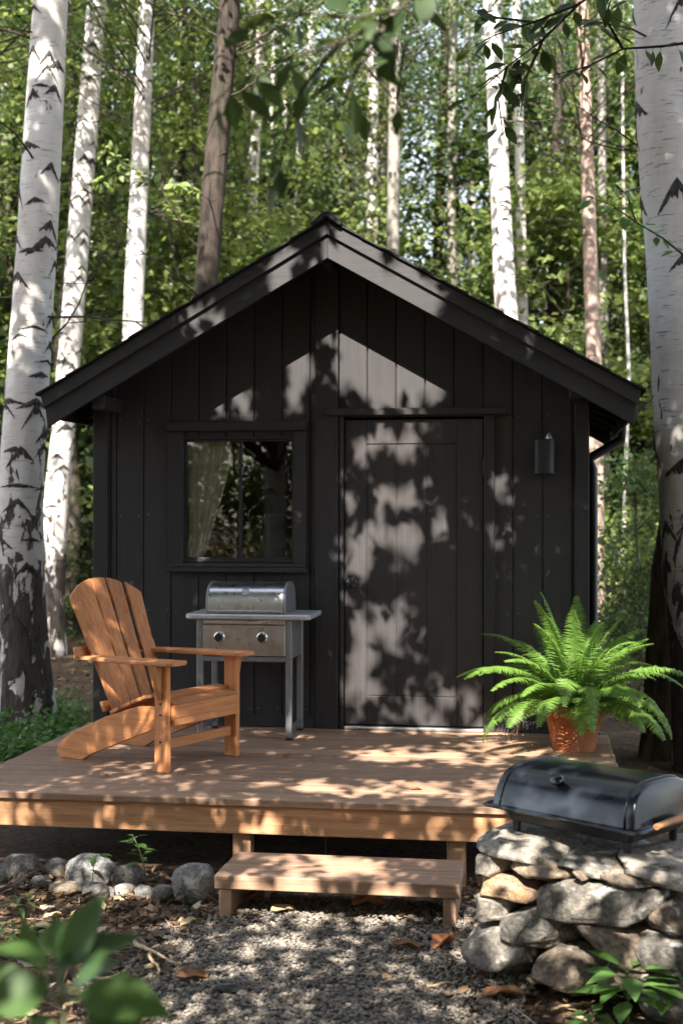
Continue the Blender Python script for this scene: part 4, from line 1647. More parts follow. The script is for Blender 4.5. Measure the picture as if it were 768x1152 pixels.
# ------------------------------------------------------------------ loose dry leaves and sticks on the ground
def dry_leaf(px, py, L, az, tint_col, lab, curl=.5, zz=0):
    p = on_z(px, py, zz)
    bm = new_bm()
    nu_, nv_ = 9, 7
    rows_ = []
    r = random.Random(px)
    for i in range(nu_):
        t = i / (nu_ - 1)
        w = L * .30 * math.sin(PI * min(1, t * .96 + .03)) ** .7
        row = []
        for j in range(nv_):
            s = -1 + 2 * j / (nv_ - 1)
            row.append(bm.verts.new((L * (t - .5), w * s * (1 + .12 * r.uniform(-1, 1)), .014 + curl * w * s * s + .10 * L * math.sin(t * 4 + s) ** 2 + r.uniform(-.002, .002))))
        rows_.append(row)
    for i in range(nu_ - 1):
        for j in range(nv_ - 1):
            bm.faces.new((rows_[i][j], rows_[i][j + 1], rows_[i + 1][j + 1], rows_[i + 1][j]))
    o = bm_obj('dry_leaf', bm, tint_col, None, True, (p.x, p.y, .02 if zz == 0 else zz - .008))
    o.rotation_euler = (random.uniform(-.2, .2), random.uniform(-.15, .15), az) if zz == 0 else (0, 0, az)
    o.modifiers.new('thick', 'SOLIDIFY').thickness = .0012
    tag(o, lab, 'leaf', 'dry leaves lying about')


M['dl1'] = plain('rust_dry_leaf', (.36, .145, .06), .75, 0, .35, 30, .25, .3)
M['dl2'] = plain('brown_dry_leaf', (.20, .095, .045), .8, 0, .4, 30, .25, .3)
M['dl3'] = plain('straw_dry_leaf', (.48, .34, .20), .8, 0, .25, 30, .25, .3)
dry_leaf(414, 1027, .15, .2, M['dl1'], 'rust red curled leaf on the sunlit gravel under the step', .9)
dry_leaf(500, 1073, .13, 1.0, M['dl1'], 'orange curled leaf against the pier corner boulder', 1.1)
dry_leaf(455, 1075, .12, .1, M['dl2'], 'brown leaf flat on gravel between the step leg and pier')
dry_leaf(216, 1110, .12, .3, M['dl2'], 'dark brown leaf on the litter edge near the flat black stone')
dry_leaf(287, 1020, .12, 1.0, M['dl2'], 'tawny upturned leaf beside the inner step leg', 1.0)
dry_leaf(565, 1131, .15, .0, M['dl2'], 'long brown leaf lying below the pier foot stones')
dry_leaf(60, 1040, .085, .9, M['dl3'], 'pale straw leaf in the brown litter before the stones')
dry_leaf(50, 1056, .14, -.3, M['dl3'], 'long yellow leaf lying on the litter by the blurred sapling')
dry_leaf(212, 1047, .08, .9, M['dl3'], 'small buff leaf on the litter under the largest boulder')
dry_leaf(318, 1033, .11, .5, M['dl3'], 'bleached leaf on the gravel behind the step leg')


for k, (px, py, az, m, lab) in enumerate(((118, 874, .4, 'dl3', 'small straw leaf on the deck boards before the chair foot'), (322, 852, 1.2, 'dl2', 'small brown leaf on the deck in front of the gas grill'), (468, 889, .2, 'dl1', 'small rust leaf near the front edge of the deck'), (575, 866, 2.0, 'dl2', 'small dark leaf on the sunny deck before the pot'))):
    dry_leaf(px, py, .055, az, M[m], lab, .5, DZ)


def stick(px0, py0, px1, py1, r, lab, m='dl3'):
    a, b = on_z(px0, py0, .02), on_z(px1, py1, .02)
    bm = new_bm()
    n = 8
    pts = [a.lerp(b, i / n) + Vector((random.uniform(-.008, .008), random.uniform(-.008, .008), .012 + random.uniform(0, .008))) for i in range(n + 1)]
    tube(bm, [p - a for p in pts], [r * (1 - .5 * i / n) for i in range(n + 1)], 7)
    o = bm_obj('stick', bm, M[m], None, True, a)
    tag(o, lab, 'stick', 'pale sticks on the ground')


stick(150, 1064, 200, 1089, .009, 'long pale stick slanting towards the gravel')
stick(168, 1078, 180, 1098, .008, 'short pale chip of wood beside the long slanting stick')
stick(88, 1103, 134, 1106, .008, 'bleached stick lying level behind the sapling leaves')
stick(478, 1115, 516, 1109, .006, 'thin straw stick on the gravel before the pier')
stick(70, 1140, 95, 1128, .008, 'grey broken stick close to the sapling leaf')
stick(618, 1139, 668, 1131, .006, 'pale twig below the leafy plant at the pier')

# ------------------------------------------------------------------ small plants
def seedling(name, base, h, nl, L, W, label, seed, lean=(0, 0), whorl=3, mat='leafN', group=None, spread=1.0):
    r = random.Random(seed)
    root = empty(name, base, 0, label, 'plant', group)
    bm = new_bm()
    top = Vector((lean[0], lean[1], h))
    n = 8
    def pos(t): return Vector((lean[0] * t * t, lean[1] * t * t, h * t))
    tube(bm, [pos(i / n) for i in range(n + 1)], [.004 * (1 - .6 * i / n) * (h / .2) ** .5 for i in range(n + 1)], 6)
    bl = new_bm()
    for i in range(nl):
        lev = i // whorl
        nlev = max(1, math.ceil(nl / whorl))
        t = 1.0 - .62 * lev / nlev
        az = i * 2.4 + r.uniform(-.3, .3)
        b = pos(t)
        d = Vector((math.cos(az), math.sin(az), r.uniform(-.05, .45)))
        pet = d * L * .22 * spread
        tube(bm, [b, b + pet], .0013 * (h / .2) ** .5, 5)
        s_ = r.uniform(.75, 1.1) * (1.0 if lev else .9)
        oval_leaf(bl, b + pet, d + Vector((0, 0, -.12)), Vector((r.uniform(-.25, .25), r.uniform(-.25, .25), 1)), L * s_, W * s_, .2, .22, min(1, max(0, r.gauss(.5, .25))))
    bm_obj('stem', bm, M['stem'], root, True)
    bm_obj('foliage', bl, M[mat], root, True)
    return root


p = on_z(104, 1012, 0); seedling('seedling', p, .20, 4, .085, .04, 'thin bare seedling with a few top leaves before the pale speckled stone', 1, (.01, 0), 4)
p = on_z(163, 1003, 0); seedling('seedling', p + Fv * .05, .24, 13, .075, .032, 'taller leafy seedling with a tufted tip under the deck edge', 2, (-.06, 0), 3)
p = on_z(22, 1035, 0); seedling('seedling', p, .10, 12, .085, .024, 'narrow leaved green weed in the litter before the outer stones', 3, (.0, 0), 4)
p = on_z(40, 1060, 0); seedling('seedling', p, .06, 7, .06, .03, 'small low weed in the litter near the yellow leaf', 8, (.0, 0), 4)
p = on_z(5, 1065, 0); seedling('seedling', p, .08, 9, .07, .03, 'low green weed at the photo edge in the brown litter', 9, (.0, 0), 4)
p = on_z(214, 1018, 0); seedling('seedling', p, .03, 8, .035, .02, 'tiny pale green sprout at the foot of the largest boulder', 10, (.0, 0), 8)
p = on_z(362, 985, 0) + Vector((0, .12, 0)); seedling('seedling', p, .30, 8, .045, .026, 'bright green shoot peeping over the back of the step', 4, (.0, 0), 4)
p = on_z(706, 1158, 0); seedling('leafy_plant', p, .20, 20, .16, .082, 'broad leaved green plant growing before the pier base', 5, (.0, -.02), 5, spread=1.3)
p = on_z(752, 1150, 0); seedling('leafy_plant', p, .20, 16, .15, .08, 'second broad leaved plant at the photo edge beside the pier', 6, (.02, 0), 5, spread=1.3)
p = on_z(668, 1166, 0); seedling('leafy_plant', p, .07, 8, .085, .05, 'low leaf cluster in front of the broad leaved pier plant', 7, (-.02, 0), 4, spread=1.2)

# low green cover beside the deck and at the forest edge
gcP = []
for _ in range(260):
    px, py = random.uniform(-60, 86), random.uniform(800, 868)
    p = on_z(px, py, 0)
    if p.x > XDL - .04 and p.y < .1: continue
    gcP.append(p)
for _ in range(900):
    x_, y_ = random.uniform(-9, 9), random.uniform(6, 20)
    if mnoise.noise(Vector((x_ * .5, y_ * .5, 1))) > -.05:
        gcP.append(Vector((x_, y_, gz(x_, y_))))
LP = []
for p in gcP:
    for _ in range(22):
        LP.append((p.x + random.gauss(0, .10), p.y + random.gauss(0, .10), p.z + abs(random.gauss(.09, .06))))
V, F, t = leaf_quads(np.array(LP), .065, .75, .6, None, 21)
tag(link('ground_cover', np_mesh('ground_cover', V, F, t), M['leafN']), 'low green ground cover growing beside the deck and under the birches', 'ground cover', None, 'stuff')

# blurred sapling close to the lens
sb = on_z(60, 1400, 0)
sap_base = at(45, 1000, 2.2); sap_base.z = 0
sapl = empty('sapling', sap_base, 0, 'blurred green sapling with large leaves close to the lens', 'sapling')
bm = new_bm()
bl = new_bm()
tp = at(72, 1092, 2.2) - sap_base
tube(bm, [Vector((0, 0, 0)), tp * .5 + Vector((.02, 0, 0)), tp], [.008, .006, .003], 8)
SL = [(72, 1090, 108, 1006, 0.072, 2.17), (62, 1092, 152, 1040, 0.072, 2.15), (58, 1085, -10, 1058, 0.090, 2.25), (66, 1080, 60, 1030, 0.065, 2.32), (88, 1118, 188, 1128, 0.090, 2.06), (100, 1125, 165, 1175, 0.087, 2.10), (55, 1110, -20, 1128, 0.090, 2.17), (40, 1135, 0, 1100, 0.072, 2.25), (60, 1150, 20, 1190, 0.087, 2.17), (50, 1090, 20, 1040, 0.058, 2.39), (30, 1120, -30, 1085, 0.072, 2.32), (80, 1110, 125, 1075, 0.065, 2.35)]
for (x0, y0, x1, y1, w, Z) in SL:
    a, b = at(x0, y0, Z) - sap_base, at(x1, y1, Z - random.uniform(-.08, .12)) - sap_base
    d = b - a
    oval_leaf(bl, a, d, Vector((random.uniform(-.5, .5), -.5 + random.uniform(-.3, .3), .8)), d.length, w, .25, .2, random.uniform(.1, .8))
    tube(bm, [Vector((tp.x, tp.y, a.z - .04)), a], .002, 5)
bm_obj('stem', bm, M['stem'], sapl, True)
bm_obj('foliage', bl, M['leafS'], sapl, True)

# ------------------------------------------------------------------ TREES
def trunk_mesh(name, path, rads, seg, hb, rough=.03, chev=0.0, chev_size=1.0, seed=0, flare=.0, mats=None, step=.10, lump=0.0):
    """path: local points (base first). One mesh: stem + raised dark branch scars."""
    r = random.Random(seed)
    zs_ = np.array([p.z for p in path]); xs_ = np.array([p.x for p in path]); ys_ = np.array([p.y for p in path]); rs_ = np.array(rads)
    H = zs_[-1]
    hs = np.arange(-.15, H, step)
    def cen(h): return float(np.interp(h, zs_, xs_)), float(np.interp(h, zs_, ys_))
    def rad(h): return float(np.interp(h, zs_, rs_)) * (1 + flare * math.exp(-max(h, 0) / .28))
    VV, FF, MI, BA = [], [], [], []
    for h in hs:
        cx_, cy_ = cen(h); R_ = rad(h)
        for k in range(seg):
            a = 2 * PI * k / seg
            n_ = mnoise.fractal(Vector((math.cos(a) * 1.6 + seed, math.sin(a) * 1.6, h * .9)), 1, 2, 3)
            q = R_ * (1 + rough * n_ * 2 + lump * mnoise.noise(Vector((math.cos(a) * 3 + seed, math.sin(a) * 3, h * .5))) * max(0, 1 - h / 1.2))
            VV.append((cx_ + q * math.cos(a), cy_ + q * math.sin(a), h))
            BA.append(max(0.0, min(1.0, 1.08 - max(h, 0) / hb)) if hb > 0 else 0)
    for i in range(len(hs) - 1):
        for k in range(seg):
            FF.append((i * seg + k, i * seg + (k + 1) % seg, (i + 1) * seg + (k + 1) % seg, (i + 1) * seg + k))
            MI.append(0)
    nchev = int(chev * (H - .8))
    for _ in range(nchev):
        h0 = r.uniform(.9, min(H, 9.0))
        a0 = r.uniform(0, 2 * PI)
        R_ = rad(h0)
        span = r.uniform(.42, .85) * (1.2 if r.random() < .3 else 1)
        drop = R_ * r.uniform(.4, 1.0) * chev_size
        th = R_ * r.uniform(.22, .46) * chev_size
        skew = r.uniform(-.35, .35)
        if r.random() < .30: drop *= .25; th *= .6
        n = 30
        b0 = len(VV)
        for i in range(n + 1):
            t = -1 + 2 * i / n
            a = a0 + span * t
            e = (1 - abs(t)) ** .75
            hc = h0 - drop * (abs(t) ** 1.15) + skew * drop * t
            up_ = hc + th * .25 * e + r.uniform(-.004, .004)
            lo_ = hc - th * (.85 * e ** 1.4 + .12) * r.uniform(.45, 1.35)
            for hh_, pr in ((up_, .002), ((up_ + lo_) / 2, .011 * min(1, R_ / .12)), (lo_, .002)):
                cx_, cy_ = cen(hh_)
                n_ = mnoise.fractal(Vector((math.cos(a) * 1.6 + seed, math.sin(a) * 1.6, hh_ * .9)), 1, 2, 3)
                q = rad(hh_) * (1 + rough * n_ * 2) + pr * (.35 + .65 * e)
                VV.append((cx_ + q * math.cos(a), cy_ + q * math.sin(a), hh_))
                BA.append(0)
        for i in range(n):
            for j in (0, 1):
                FF.append((b0 + i * 3 + j, b0 + i * 3 + j + 1, b0 + (i + 1) * 3 + j + 1, b0 + (i + 1) * 3 + j))
                MI.append(1)
    return np_mesh(name, np.array(VV), np.array(FF), None, MI, True, {'base': BA})


def twigs(root, path, rads, n, h0, h1, Lr, seed, down=.1):
    r = random.Random(seed)
    for _ in range(n):
        bm = new_bm()
        h = r.uniform(h0, h1)
        zs_ = [p.z for p in path]
        c_ = Vector((np.interp(h, zs_, [p.x for p in path]), np.interp(h, zs_, [p.y for p in path]), h))
        az = r.uniform(0, 2 * PI)
        d = Vector((math.cos(az), math.sin(az), r.uniform(-.2, .7)))
        L_ = r.uniform(*Lr)
        pts, p = [], c_.copy()
        for i in range(7):
            pts.append(p.copy())
            p = p + d.normalized() * L_ / 6
            d = d + Vector((r.gauss(0, .16), r.gauss(0, .16), r.gauss(-down * .3, .12)))
        r0 = .005 + .005 * L_
        tube(bm, pts, [r0 * (1 - .8 * i / 6) for i in range(7)], 5, False)
        for q in (2, 4):
            p = pts[q].copy()
            d2 = (d + Vector((r.gauss(0, .8), r.gauss(0, .8), r.gauss(0, .4)))).normalized()
            tube(bm, [p, p + d2 * L_ * .22, p + d2 * L_ * .4 + Vector((0, 0, r.uniform(-.1, .1)))], [r0 * .45, r0 * .3, r0 * .12], 4, False)
        bm_obj('branch', bm, M['twig'], root, True)


def crown_points(n_cl, per, fn, flat, spread, seed):
    r = np.random.default_rng(seed)
    cs = np.array([fn(r) for _ in range(n_cl)])
    k = np.repeat(np.arange(n_cl), per)
    sz = r.uniform(.6, 1.3, n_cl)[k][:, None]
    off = r.normal(0, 1, (len(k), 3)) * np.array([spread, spread, spread * flat]) * sz
    P = cs[k] + off
    P[:, 2] -= .10 * (off[:, 0] ** 2 + off[:, 1] ** 2) / spread
    tint = np.clip(np.repeat(r.normal(.5, .22, n_cl), per) + r.normal(0, .15, len(k)), 0, 1)
    return cs, P, tint


# shared high crowns for the tall trunks: (mesh, branch mesh)
def high_crown(seed, h0=7.2, h1=14.0, R=2.3, ncl=70, per=75, leaf=.085):
    def fn(r):
        t = r.uniform(0, 1) ** .9
        rr = R * (1 - .75 * t) * math.sqrt(r.uniform(.05, 1)) * (.7 + .3 * min(1, t * 6))
        a = r.uniform(0, 2 * PI)
        return (rr * math.cos(a), rr * math.sin(a), h0 + (h1 - h0) * t + r.normal(0, .2))
    cs, P, t = crown_points(ncl, per, fn, .75, .30, seed)
    V, F, t = leaf_quads(P, leaf, .45, .62, t, seed)
    bm = new_bm()
    for c_ in cs:
        c_ = Vector(c_)
        b = Vector((0, 0, max(h0 - 1.2, c_.z - .45 * math.hypot(c_.x, c_.y) - .3)))
        m = b.lerp(c_, .5) + Vector((0, 0, -.08))
        tube(bm, [b, m, c_], [.013, .008, .003], 5, False)
    me = bpy.data.meshes.new('branches')
    bm.normal_update(); bm.to_mesh(me); bm.free()
    me.materials.append(M['twig'])
    cm = np_mesh('crown', V, F, t)
    return cm, me


HC = [high_crown(31), high_crown(32, 7.6, 13.2, 2.0, 60), high_crown(33, 6.8, 12.5, 2.6, 75)]
for (cm, me), mname in zip(HC, ('leafA', 'leafB', 'leafA')):
    cm.materials.append(M[mname])
TREES = []


def tall_tree(name, label, group, pix, Z, widths, mats, hb=1.0, chev=0.0, chev_size=1.0, seed=0, rough=.03, flare=.18, crown=None, ntw=6, tw=(3.0, 7.0), twl=(.5, 1.3), H=12.5, seg=20, step=.12, lump=0.0):
    """pix: [(px,py)] from the foot upwards; Z: distance; widths in px at those points"""
    base = at(pix[0][0], 576, Z)
    base.z = gz(base.x, base.y)
    pts, rads = [Vector((0, 0, -.15))], [widths[0] / 2 * Z / FPX]
    for (px, py), w in zip(pix, widths):
        p = at(px, py, Z)
        q = Vector((p.x - base.x, p.y - base.y, max(p.z - base.z, 0.0) if py != pix[0][1] else 0.0))
        pts.append(q); rads.append(w / 2 * Z / FPX)
    d = (pts[-1] - pts[-2]) / max(.01, (pts[-1].z - pts[-2].z))
    topz_ = max(H, pts[-1].z + 1)
    last = pts[-1]
    pts.append(last + d * (topz_ - last.z) * .7 + Vector((0, 0, (topz_ - last.z) * .3)))
    pts[-1].z = topz_
    rads.append(.02)
    root = empty(name, base, 0, label, 'tree', group)
    o = link('trunk', trunk_mesh('trunk', pts, rads, seg, hb, rough, chev, chev_size, seed, flare, None, step, lump), mats, root)
    twigs(root, pts, rads, ntw, tw[0], tw[1], twl, seed + 5)
    if crown is not None:
        cm, me = HC[crown]
        zref = 7.0
        off = Vector((np.interp(8, [q.z for q in pts], [q.x for q in pts]), np.interp(8, [q.z for q in pts], [q.y for q in pts]), topz_ - 13.2))
        rz = random.uniform(0, 6.28)
        for nm, mm in (('crown', cm), ('limbs', me)):
            c_ = bpy.data.objects.new(nm, mm)
            COL.objects.link(c_)
            c_.parent = root
            c_.location = off
            c_.rotation_euler = (0, 0, rz)
    TREES.append((base.x, base.y))
    return root


BI, BG = [M['birch'], M['scar']], [M['birchgrey'], M['scar']]
tall_tree('birch_tree', 'thick white birch with black cracked base behind the outer deck corner', 'tall birches', [(29, 815), (23, 640), (22, 560), (29, 460), (41, 288), (57, 0)], 11.0, [56, 53, 51, 48, 45, 39], BI, 2.6, 8.5, 1.0, 3, .025, .25, 0, 9, (2.6, 6.2), (.7, 1.8), 13.5, 30, .07, .3)
tall_tree('birch_tree', 'slimmer leaning birch covered in dark chevron scars beside the thick birch', 'tall birches', [(57, 737), (58, 660), (64, 560), (72, 480), (87, 288), (109, 0)], 16.5, [31, 30, 28, 26, 25, 22], BI, 2.3, 9.0, 1.1, 5, .03, .25, 1, 7, (3, 8), (.6, 1.6), 14, 24, .08)
tall_tree('birch_tree', 'smooth pale birch rising behind the eave end of the roof', 'tall birches', [(142, 720), (147, 450), (151, 330), (158, 180), (166, 0)], 15.0, [27, 24, 22, 20, 18], BI, 1.5, 3.0, .7, 8, .02, .2, 2, 6, (4, 7.5), (.5, 1.4), 13.5, 20)
tall_tree('dark_tree', 'dark rough barked trunk between the pale birches above the roof', None, [(215, 770), (222, 450), (231, 325), (243, 180), (258, 0)], 13.0, [34, 30, 26, 25, 24], [M['barkdark'], M['scar']], 0, 1.5, .5, 9, .07, .2, 0, 8, (3.5, 6.8), (.5, 1.4), 13, 22, .09)
tall_tree('birch_tree', 'slender birch tilting beside the dark rough trunk', 'tall birches', [(262, 700), (272, 400), (281, 288), (292, 60), (294, 0)], 20.0, [15, 13, 13, 11, 10], BI, 1.2, 5, .9, 12, .02, .15, 1, 5, (4.5, 9), (.5, 1.4), 14, 14)
tall_tree('birch_tree', 'very thin birch between the smooth pale birch and dark trunk', 'tall birches', [(185, 680), (191, 400), (196, 288), (204, 60), (206, 0)], 24.0, [10, 9, 8, 7, 7], BI, 1.2, 4, .8, 14, .02, .15, 2, 5, (5, 10), (.5, 1.5), 14, 12)
tall_tree('birch_tree', 'faint thin birch just beside the roof ridge cap', 'tall birches', [(312, 670), (324, 320), (329, 250), (347, 60), (353, 0)], 26.0, [9, 8, 8, 7, 6], BG, 1.2, 4, .8, 15, .02, .15, None, 4, (5, 10), (.5, 1.5), 14, 12)
tall_tree('birch_tree', 'thread thin pale stem next to the slender tilting birch', 'tall birches', [(294, 660), (299, 300), (303, 180), (310, 0)], 28.0, [7, 6, 6, 5], BG, 1.2, 3, .8, 16, .02, .1, None, 3, (5, 10), (.5, 1.2), 14, 10)
tall_tree('birch_tree', 'mottled grey birch straight behind the roof ridge', 'tall birches', [(416, 680), (418, 300), (419, 150), (420, 0)], 22.0, [16, 14, 13, 12], BG, 9.0, 5, .8, 17, .03, .1, 0, 5, (5, 10), (.5, 1.5), 14, 14)
tall_tree('grey_tree', 'slim grey trunk in the gap of sky above the roof slope', None, [(506, 670), (507, 330), (508, 160), (509, 0)], 22.0, [12, 11, 9, 8], [M['barkgrey'], M['scar']], 0, 1, .6, 18, .03, .1, None, 6, (5, 10), (.6, 1.6), 13, 12)
tall_tree('birch_tree', 'chevron scarred birch above the slope on the door side of the roof', 'tall birches', [(584, 720), (576, 430), (567, 320), (560, 160), (553, 0)], 15.0, [30, 26, 24, 22, 20], BI, 1.5, 7, 1.1, 20, .03, .2, 1, 6, (4, 7.5), (.5, 1.5), 13.5, 20)
tall_tree('birch_tree', 'bright thin birch close against the chevron scarred birch', 'tall birches', [(594, 680), (590, 450), (587, 330), (584, 160), (580, 0)], 20.0, [15, 13, 12, 11, 10], [M['birch'], M['scar']], .8, 2, .7, 21, .02, .15, None, 5, (4.5, 9), (.5, 1.4), 13.5, 14)
tall_tree('pinkish_tree', 'straight pinkish trunk between the thin birch and the big corner birch', None, [(671, 700), (668, 430), (664, 300), (659, 150), (654, 0)], 17.0, [21, 18, 16, 15, 14], [M['barkpink'], M['scar']], 0, 2, .5, 23, .03, .15, 2, 7, (3.5, 8), (.5, 1.4), 13.5, 16)
tall_tree('birch_tree', 'biggest smooth white birch close behind the fern, cut by the photo edge', 'tall birches', [(806, 868), (797, 730), (786, 640), (779, 545), (771, 430), (763, 288), (754, 144), (750, 0)], 9.3, [88, 84, 82, 78, 76, 74, 74, 73], BI, 1.9, 4.0, 1.0, 27, .018, .15, 0, 8, (2.6, 5.4), (.5, 1.6), 13, 36, .06, .15)
tall_tree('dark_tree', 'dark mossy trunk leaning behind the biggest white birch', None, [(744, 800), (746, 740), (750, 640), (764, 545), (790, 430), (815, 300)], 9.8, [42, 40, 36, 34, 32, 28], [M['barkmoss'], M['scar']], 0, 0, .5, 29, .06, .35, None, 4, (1.5, 4), (.3, .7), 8, 22, .08)
tall_tree('birch_tree', 'crooked white sapling stem between the downspout and big birch', 'tall birches', [(692, 692), (697, 640), (702, 580), (704, 500), (707, 420), (702, 300), (700, 150)], 18.0, [6.5, 6, 5, 4.5, 4, 3.5, 3], BI, .3, 4, 1, 35, .03, .1, None, 5, (1.5, 5), (.3, .9), 7.5, 10)
tall_tree('birch_tree', 'hazy pale trunk seen just beside the big corner birch', 'tall birches', [(722, 680), (727, 600), (731, 480), (736, 350)], 22.0, [13, 12, 11, 10], BG, .8, 4, 1, 36, .03, .1, None, 4, (4, 8), (.5, 1.2), 13, 12)
tall_tree('grey_tree', 'mottled grey trunk directly behind the downspout', None, [(681, 690), (681, 600), (680, 500), (678, 300), (675, 0)], 20.0, [12, 11, 11, 10, 9], [M['barkgrey'], M['scar']], 0, 2, .8, 37, .03, .1, None, 4, (4, 8), (.5, 1.2), 13, 12)
tall_tree('birch_tree', 'thin white trunk in deep shade between the cabin and leaning birch', 'tall birches', [(88, 665), (91, 560), (93, 480), (97, 300), (104, 0)], 26.0, [8, 7, 7, 6, 5], BI, .8, 4, 1, 38, .03, .1, None, 4, (4, 9), (.5, 1.2), 13, 10)

for x_, y_, cr, sc_ in ((-5.6, .6, 0, 1.5), (-5.2, 5.0, 2, 1.4), (4.9, 2.6, 0, 1.5), (6.0, 6.5, 2, 1.5), (3.05, 3.3, 2, 1.6), (-1.2, 3.6, 1, 1.0), (1.4, 4.2, 1, 1.0)):  # unseen birches, added so their crowns shade the trunks in view
    if abs(x_) < 3: continue
    root = empty('birch_tree', (x_, y_, gz(x_, y_)), 0, 'unseen tall birch added outside the view to shade the wood behind the cabin', 'tree', 'unseen birches added for shade')
    pts = [Vector((0, 0, -.15)), Vector((.05, .05, 3)), Vector((.1, .15, 8)), Vector((.1, .2, 14))]
    link('trunk', trunk_mesh('trunk', pts, [.16, .14, .10, .03], 14, 1.6, .03, 3, 1, 190 + int(y_ * 10), .2, None, .2), BI, root)
    for nm, mm in (('crown', HC[cr][0]), ('limbs', HC[cr][1])):
        c_ = bpy.data.objects.new(nm, mm); COL.objects.link(c_); c_.parent = root
        c_.location = (.1, .2, .4); c_.scale = (sc_, sc_, 1.0); c_.rotation_euler = (0, 0, x_)

# random tall trunks deeper in the wood
random.seed(4)
deep_proto = []
for i in range(4):
    root = empty('slender_tree', (0, 0, 0), 0, 'slender pale trunk deep in the wood', 'tree', 'slender trunks deep in the wood')
    pts = [Vector((0, 0, -.15)), Vector((.1 * (i - 1), .05, 4)), Vector((.25 * (i - 1.5), .1, 9)), Vector((.3 * (i - 1.5), .1, 15))]
    mats = (BI, BG, [M['barkgrey'], M['scar']], [M['barkdark'], M['scar']])[i]
    link('trunk', trunk_mesh('trunk', pts, [.11, .09, .07, .02], 10, 1.5, .03, 3, 1, 60 + i, .15, None, .25), mats, root)
    cm, me = HC[i % 3]
    for nm, mm in (('crown', cm), ('limbs', me)):
        c_ = bpy.data.objects.new(nm, mm); COL.objects.link(c_); c_.parent = root
        c_.location = (.2 * (i - 1.5), .1, .6)
    if i in (2, 3):
        root['label'] = ('slender grey trunk deep in the wood', 'slender dark trunk deep in the wood')[i - 2]
    deep_proto.append(root)
used = set()
cnt = 0
tries = 0
while cnt < 96 and tries < 2000:
    tries += 1
    Z = random.uniform(20, 46)
    px = random.uniform(-140, 910)
    p = at(px, 576, Z)
    if any((p.x - a) ** 2 + (p.y - b) ** 2 < 2.2 for a, b in TREES): continue
    if 425 < px < 550 and Z > 25 and random.random() < .7: continue
    TREES.append((p.x, p.y))
    i = random.randrange(4)
    o = deep_proto[i] if i not in used else copy_tree(deep_proto[i])
    used.add(i)
    o.location = (p.x, p.y, gz(p.x, p.y))
    s = random.uniform(.85, 1.25)
    o.scale = (s, s, s)
    o.rotation_euler = (0, 0, random.uniform(0, 6.28))
    cnt += 1


# understorey trees and shrubs
def under_tree(name, label, group, seed, H, R, h0, ncl, per, leaf, mat, flat=.35, spread=.34):
    root = empty(name, (0, 0, 0), 0, label, 'tree' if H > 3 else 'shrub', group)
    def fn(r):
        t = r.uniform(0, 1)
        prof = (math.sin(PI * min(1, .12 + .88 * t)) ** .6)
        rr = R * prof * math.sqrt(r.uniform(.08, 1))
        a = r.uniform(0, 2 * PI)
        return (rr * math.cos(a), rr * math.sin(a), h0 + (H - h0) * t)
    cs, P, t = crown_points(ncl, per, fn, flat, spread, seed)
    V, F, t = leaf_quads(P, leaf, .62, .62, t, seed)
    bm = new_bm()
    r = random.Random(seed)
    tp_ = [Vector((.04 * H * r.uniform(-1, 1) * i / 5, .04 * H * r.uniform(-1, 1) * i / 5, H * .93 * i / 5)) for i in range(6)]
    tube(bm, tp_, [.012 * H * (1 - .85 * i / 5) for i in range(6)], 8, False)
    for c_ in cs[:: (1 if ncl < 60 else 2)]:
        c_ = Vector(c_)
        hb_ = max(.1, c_.z - .5 * math.hypot(c_.x, c_.y) - .15)
        k = hb_ / (H * .93) * 5
        k0_ = min(4, int(k))
        b = tp_[k0_].lerp(tp_[k0_ + 1], k - k0_)
        tube(bm, [b, b.lerp(c_, .5) + Vector((0, 0, .06)), c_], [.004 * H ** .5, .003 * H ** .5, .002], 4, False)
    bm_obj('trunk', bm, M['twig'], root, True)
    link('crown', np_mesh('crown', V, F, t), mat, root)
    return root


UG = 'leafy understorey trees of the wood'
UT = [
    under_tree('understorey_tree', 'green leafy understorey tree among the trunks', UG, 71, 7.5, 1.9, 1.6, 90, 75, .165, M['leafA']),
    under_tree('understorey_tree', 'yellow green understorey tree catching the sun', UG, 72, 6.5, 1.8, 1.2, 85, 75, .165, M['leafB']),
    under_tree('understorey_tree', 'deep green dense understorey tree in shade', UG, 73, 8.5, 2.1, 1.2, 105, 75, .165, M['leafC']),
    under_tree('understorey_tree', 'tall thin understorey tree with loose pale leaves', UG, 74, 10.5, 1.6, 3.5, 75, 65, .15, M['leafB'], .5),
]
SG = 'shrubs under the trees'
SH = [
    under_tree('shrub', 'low dark green shrub on the forest floor', SG, 81, 1.5, .9, .2, 34, 60, .075, M['leafC'], .5, .18),
    under_tree('shrub', 'fresh green shrub on the forest floor', SG, 82, 2.2, 1.0, .3, 42, 60, .085, M['leafA'], .5, .2),
    under_tree('shrub', 'yellow green shrub on the forest floor', SG, 83, 1.9, 1.1, .25, 38, 60, .09, M['leafB'], .45, .2),
]
usedU, usedS = set(), set()


def put(protos, used_, i, p, s):
    o = protos[i] if i not in used_ else copy_tree(protos[i])
    used_.add(i)
    o.location = (p.x, p.y, gz(p.x, p.y) - .02)
    o.scale = (s, s, s * random.uniform(.9, 1.15))
    o.rotation_euler = (0, 0, random.uniform(0, 6.28))
    return o


